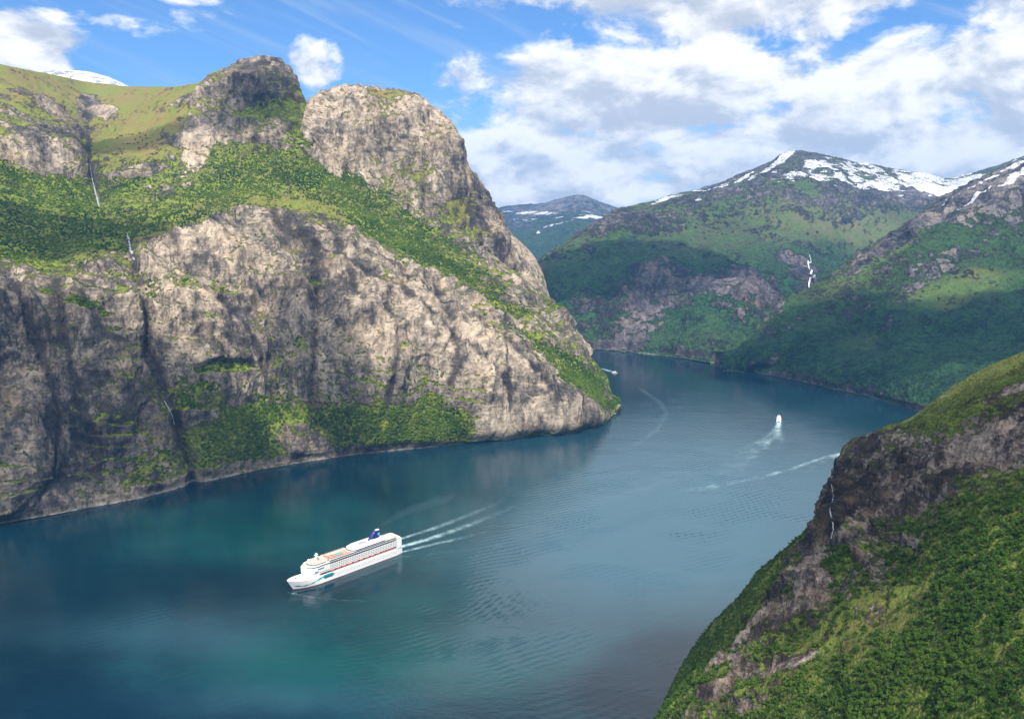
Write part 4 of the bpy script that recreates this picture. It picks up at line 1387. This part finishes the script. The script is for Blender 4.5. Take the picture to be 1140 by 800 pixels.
# bridge front: rounded white block with two dark window bands
outline_block('bridge_front', ship, plan(40, 90, 16.1, 16), 22, 31.4, WHT)
outline_block('bridge_windows', ship, plan(52, 88.6, 16.35, 16), 27.0, 28.6, GLS)
boxes('bridge_wing', ship, [(70, 76, -18.6, 18.6, 26.4, 29.0)], WHT)
outline_block('lounge_windows', ship, plan(-104, 84, 16.2, 15), 31.7, 33.5, GLS)
outline_block('upper_deck', ship, plan(-116, 85.5, 16.5, 15), 33.5, 34.3, WHT)
outline_block('sun_deck', ship, plan(-114, 82, 15.6, 13), 34.3, 34.55, TAN)
outline_block('forward_lounge', ship, plan(44, 78, 13.5, 12), 34.55, 37.4, WHT)
outline_block('forward_lounge_windows', ship, plan(46, 78.5, 13.7, 12), 35.3, 36.5, GLS)
outline_block('forward_lounge_roof', ship, plan(43, 77, 13.2, 11), 37.4, 37.7, TAN)
boxes('deck_screens', ship, [(-104, 44, s_ * 15.9 - .15, s_ * 15.9 + .15, 34.3, 36.6) for s_ in (-1, 1)], BAL)
boxes('side_gallery', ship, [(-6, 42, s_ * 13.2 - 2.2, s_ * 13.2 + 2.2, 34.6, 37.3) for s_ in (-1, 1)], WHT)
boxes('side_gallery_floor', ship, [(-5, 41, s_ * 13.2 - 1.8, s_ * 13.2 + 1.8, 37.3, 37.5) for s_ in (-1, 1)] + [(36, 43, -10, 10, 34.7, 37.2)], RUST)
boxes('pool_surround', ship, [(6, 28, -6.5, 6.5, 34.56, 35.4)], RUST)
boxes('pool', ship, [(10, 22, -3.6, 3.6, 35.4, 35.5)], POOL)
outline_block('aft_house', ship, plan(-86, -6, 13.4, 10), 34.55, 39.4, WHT)
outline_block('aft_house_windows', ship, plan(-84, -5.6, 13.6, 10), 36.2, 37.7, GLS)
outline_block('aft_house_roof', ship, plan(-80, -12, 12.2, 9), 39.4, 41.2, WHT)
boxes('sports_court', ship, [(-46, -28, -5, 5, 41.2, 41.4)], GRY)
boxes('stern_deck', ship, [(-112, -88, -12, 12, 34.56, 34.9)], TAN)
boxes('stern_bar', ship, [(-100, -92, -7, 7, 34.9, 37.4)], WHT)
boxes('deck_chairs', ship, [(x, x + 1.5, y, y + .7, 34.6, 35.2) for x in (-2, 1.5, 24, 27.5, 31) for y in np.arange(-9, 9, 2.1)], RUST)
# funnel, raked, with winglike top and badge
V, F = [], []
for (z, xc, hl, hw_) in ((41, -64, 13.5, 6.2), (46, -65.5, 12, 5.6), (52, -68, 9.5, 4.9), (56, -70, 7.6, 4.2)):
    for a in range(14):
        t = 6.2832 * a / 14
        V.append((xc + hl * math.cos(t), hw_ * math.sin(t), z))
for i in range(3):
    for a in range(14): F.append((i * 14 + a, i * 14 + (a + 1) % 14, (i + 1) * 14 + (a + 1) % 14, (i + 1) * 14 + a))
F.append(tuple(range(42, 56)))
fun = part('funnel', ship, V, F, NAVY, False)
boxes('funnel_top', fun, [(-75.5, -68.5, -2.2, 2.2, 56, 57.4)], WHT)
boxes('funnel_base', fun, [(-80, -54, -8, 8, 41.2, 43.2)], WHT)
V, F = [], []
for sd in (-1, 1):
    b_ = len(V)
    for a in range(10):
        t = 6.2832 * a / 10
        V.append((-71.5 + 2.6 * math.cos(t), sd * 5.35, 50.5 + 2.6 * math.sin(t)))
    F.append(tuple(range(b_, b_ + 10)) if sd < 0 else tuple(range(b_, b_ + 10))[::-1])
part('funnel_badge', fun, V, F, LBL)
# radar mast
V, F = tube([(62, 0, 37.6), (60.5, 0, 44), (59.5, 0, 51)], [2.6, 1.5, .7], 8)
mast = part('radar_mast', ship, V, F, WHT)
boxes('radar_arms', mast, [(59, 62, -5.5, 5.5, 45.6, 46.4), (58.5, 61, -3.6, 3.6, 49, 49.6), (60, 64.5, -1, 1, 42, 44)], WHT)
for (x, y, z, r_) in ((72, 7, 39.6, 2.0), (72, -7, 39.6, 2.0), (50, 0, 39.6, 1.7), (-52, 6, 42.8, 1.7)):
    bm = bmesh.new()
    bmesh.ops.create_uvsphere(bm, u_segments=14, v_segments=8, radius=r_)
    me = bpy.data.meshes.new('radome')
    bm.to_mesh(me); bm.free()
    me.materials.append(WHT)
    o = bpy.data.objects.new('radome', me)
    COL.objects.link(o); o.parent = ship; o.location = (x, y, z)
# bow: mooring deck and breakwater
boxes('breakwater', ship, [(92, 93, -9, 9, 15.5, 18), (98, 99.5, -4, 4, 17, 18.4)], WHT)
boxes('winch', ship, [(101, 103.5, -2.5, -1, 17.4, 18.8), (101, 103.5, 1, 2.5, 17.4, 18.8)], GRY)


def small_ship(name, loc, rz, L_, B_, zt, label, cat, funnel=True):
    s_ = bpy.data.objects.new(name, None)
    COL.objects.link(s_)
    s_.location = loc
    s_.rotation_euler = (0, 0, rz)
    tag(s_, label, cat)
    make_hull(s_, L_, B_, zt, [WHT, RED, GRY], L_ * .03, 24)
    h = L_ / 2
    outline_block('cabin', s_, plan(-h * .78, h * .5, B_ * .42, L_ * .1, .6), zt, zt * 2.1, WHT)
    outline_block('cabin_windows', s_, plan(-h * .7, h * .51, B_ * .43, L_ * .1, .6), zt * 1.4, zt * 1.75, GLS)
    outline_block('wheelhouse', s_, plan(-h * .15, h * .36, B_ * .33, L_ * .06, .4), zt * 2.1, zt * 3.0, WHT)
    outline_block('wheelhouse_windows', s_, plan(-h * .1, h * .37, B_ * .34, L_ * .06, .4), zt * 2.4, zt * 2.75, GLS)
    boxes('stern_ramp', s_, [(-h * 1.005, -h * .985, -B_ * .28, B_ * .28, zt * .3, zt * .95)], GLS)
    V, F = tube([(0, 0, zt * 3.0), (-.2, 0, zt * 3.9)], [L_ * .006, L_ * .003], 6)
    mm = part('mast', s_, V, F, WHT)
    boxes('mast_arm', mm, [(-.3, .3, -B_ * .14, B_ * .14, zt * 3.5, zt * 3.57)], WHT)
    if funnel:
        boxes('funnel', s_, [(-h * .42, -h * .30, -B_ * .12, B_ * .12, zt * 2.1, zt * 3.0)], WHT)
    return s_


fp = water_pt(867, 468)
small_ship('ferry', fp, math.radians(71), 62, 15, 5.2, 'small white passenger ferry seen from astern with a fan of wake', 'ferry')
bp = water_pt(684.5, 415)
small_ship('motor_boat', bp, math.radians(-8), 24, 7.5, 2.6, 'tiny white motor boat far up the fjord near the end of the left cliff', 'boat', False)

# ------------------------------------------------------------------ unseen clouds (above the frame) placed to shade parts of the slopes
mc = bpy.data.materials.new('cloud_vapour')
mc.use_nodes = True
q = NT(mc.node_tree)
lw = q.n('ShaderNodeLayerWeight')
lw.inputs[0].default_value = .5
ps = q.n('ShaderNodeNewGeometry').outputs['Position']
nn_ = q.noise(ps, .004, 6, .6)
al_ = q.ss(q.m('SUBTRACT', q.m('ADD', q.m('SUBTRACT', 1.0, lw.outputs['Facing']), q.m('MULTIPLY', q.m('SUBTRACT', nn_, .5), 1.3)), 0.0), .12, .85, 0, .62)
df = q.n('ShaderNodeBsdfDiffuse'); q.put(df.inputs[0], (.9, .9, .92))
tl = q.n('ShaderNodeBsdfTranslucent'); q.put(tl.inputs[0], (.9, .9, .92))
ad = q.n('ShaderNodeMixShader'); ad.inputs[0].default_value = .5
q.t.links.new(df.outputs[0], ad.inputs[1]); q.t.links.new(tl.outputs[0], ad.inputs[2])
tr = q.n('ShaderNodeBsdfTransparent')
mx = q.n('ShaderNodeMixShader')
q.put(mx.inputs[0], al_)
q.t.links.new(tr.outputs[0], mx.inputs[1]); q.t.links.new(ad.outputs[0], mx.inputs[2])
oo = q.n('ShaderNodeOutputMaterial'); q.t.links.new(mx.outputs[0], oo.inputs[0])


def cloud(target, rx, ry, rot=0, alt=2700, rzz=120, seed=1):
    bm = bmesh.new()
    bmesh.ops.create_icosphere(bm, subdivisions=5, radius=1)
    V = np.array([v.co[:] for v in bm.verts])
    F = np.array([[v.index for v in f.verts] for f in bm.faces])
    bm.free()
    n = fbm(V[None] * np.array([rx, ry, 300]) + seed * 977, 420, 5, seed, .6)[0]
    V = V * (1 + .75 * n)[:, None] * np.array([rx, ry, rzz])
    a = math.radians(rot)
    V = V @ np.array([[math.cos(a), math.sin(a), 0], [-math.sin(a), math.cos(a), 0], [0, 0, 1]])
    tt = (alt - target.z) / SUN.z
    o = link_mesh('cloud', V, F, [mc])
    o.location = target + SUN * tt
    o['kind'] = 'structure'
    return o


cloud(D.at(70, 265)[0], 520, 210, 10, seed=1)
cloud(D.at(60, 440)[0], 430, 260, 0, seed=2)
cloud(D.at(290, 130)[0], 190, 170, 0, seed=3)
cloud(D.at(140, 170)[0], 260, 90, 0, seed=4)
cloud(D.at(350, 400)[0], 120, 240, 20, seed=5)
cloud(B.at(700, 310)[0], 700, 500, 0, seed=6)
cloud(Cc.at(1090, 380)[0], 700, 420, 0, seed=7)
cloud(Cc.at(900, 390)[0], 500, 260, 30, seed=8)
cloud(E.at(1080, 470)[0], 230, 75, 0, 2000, 80, seed=10)  # added out of view to darken the near cliff and brow
cloud(E.at(860, 655)[0], 150, 110, 0, 2000, 80, seed=11)  # added out of view to darken the left strip of the slope

# ------------------------------------------------------------------ haze
V, F = [], []
box(V, F, -8500, 11500, -3000, 15500, -3.2, 1900)
hz = part('haze', None, V, F, bpy.data.materials.new('air'))
mh = hz.data.materials[0]
mh.use_nodes = True
q = NT(mh.node_tree)
pv = q.n('ShaderNodeVolumePrincipled')
pv.inputs['Color'].default_value = (.16, .48, 1.0, 1)
pv.inputs['Density'].default_value = 3.5e-5
pv.inputs['Anisotropy'].default_value = .1
oo = q.n('ShaderNodeOutputMaterial')
q.t.links.new(pv.outputs[0], oo.inputs['Volume'])
hz['kind'] = 'stuff'

# ------------------------------------------------------------------ smoke drifting back from the funnel
top = ship.matrix_basis @ Vector((-70, 0, 60))
V, F = [], []
rg_ = np.random.default_rng(4)
NS = 14
for i in range(NS):
    t_ = i / (NS - 1)
    c_ = top + Vector((150 * t_, 150 * t_ + 20 * math.sin(t_ * 5), 26 * t_))
    rr = 2.0 + 22 * t_ ** .9 * (1 - t_) ** .6
    for k in range(12):
        a = 6.2832 * k / 12
        q_ = rr * (1 + .22 * rg_.normal())
        V.append((c_.x + q_ * math.cos(a) * .7, c_.y - q_ * math.cos(a) * .7, c_.z + q_ * math.sin(a)))
for i in range(NS - 1):
    for k in range(12): F.append((i * 12 + k, i * 12 + (k + 1) % 12, (i + 1) * 12 + (k + 1) % 12, (i + 1) * 12 + k))
F += [tuple(range(12))[::-1], tuple(range((NS - 1) * 12, NS * 12))]
ms = bpy.data.materials.new('smoke')
ms.use_nodes = True
q = NT(ms.node_tree)
pv = q.n('ShaderNodeVolumePrincipled')
pv.inputs['Color'].default_value = (.6, .75, .95, 1)
pv.inputs['Density'].default_value = .0026
oo = q.n('ShaderNodeOutputMaterial')
q.t.links.new(pv.outputs[0], oo.inputs['Volume'])
sm_ = part('smoke', None, V, F, ms)
bm = bmesh.new(); bm.from_mesh(sm_.data); bmesh.ops.recalc_face_normals(bm, faces=bm.faces); bm.to_mesh(sm_.data); bm.free()
sm_['kind'] = 'stuff'
sm_['label'] = 'faint bluish smoke trailing from the navy funnel'
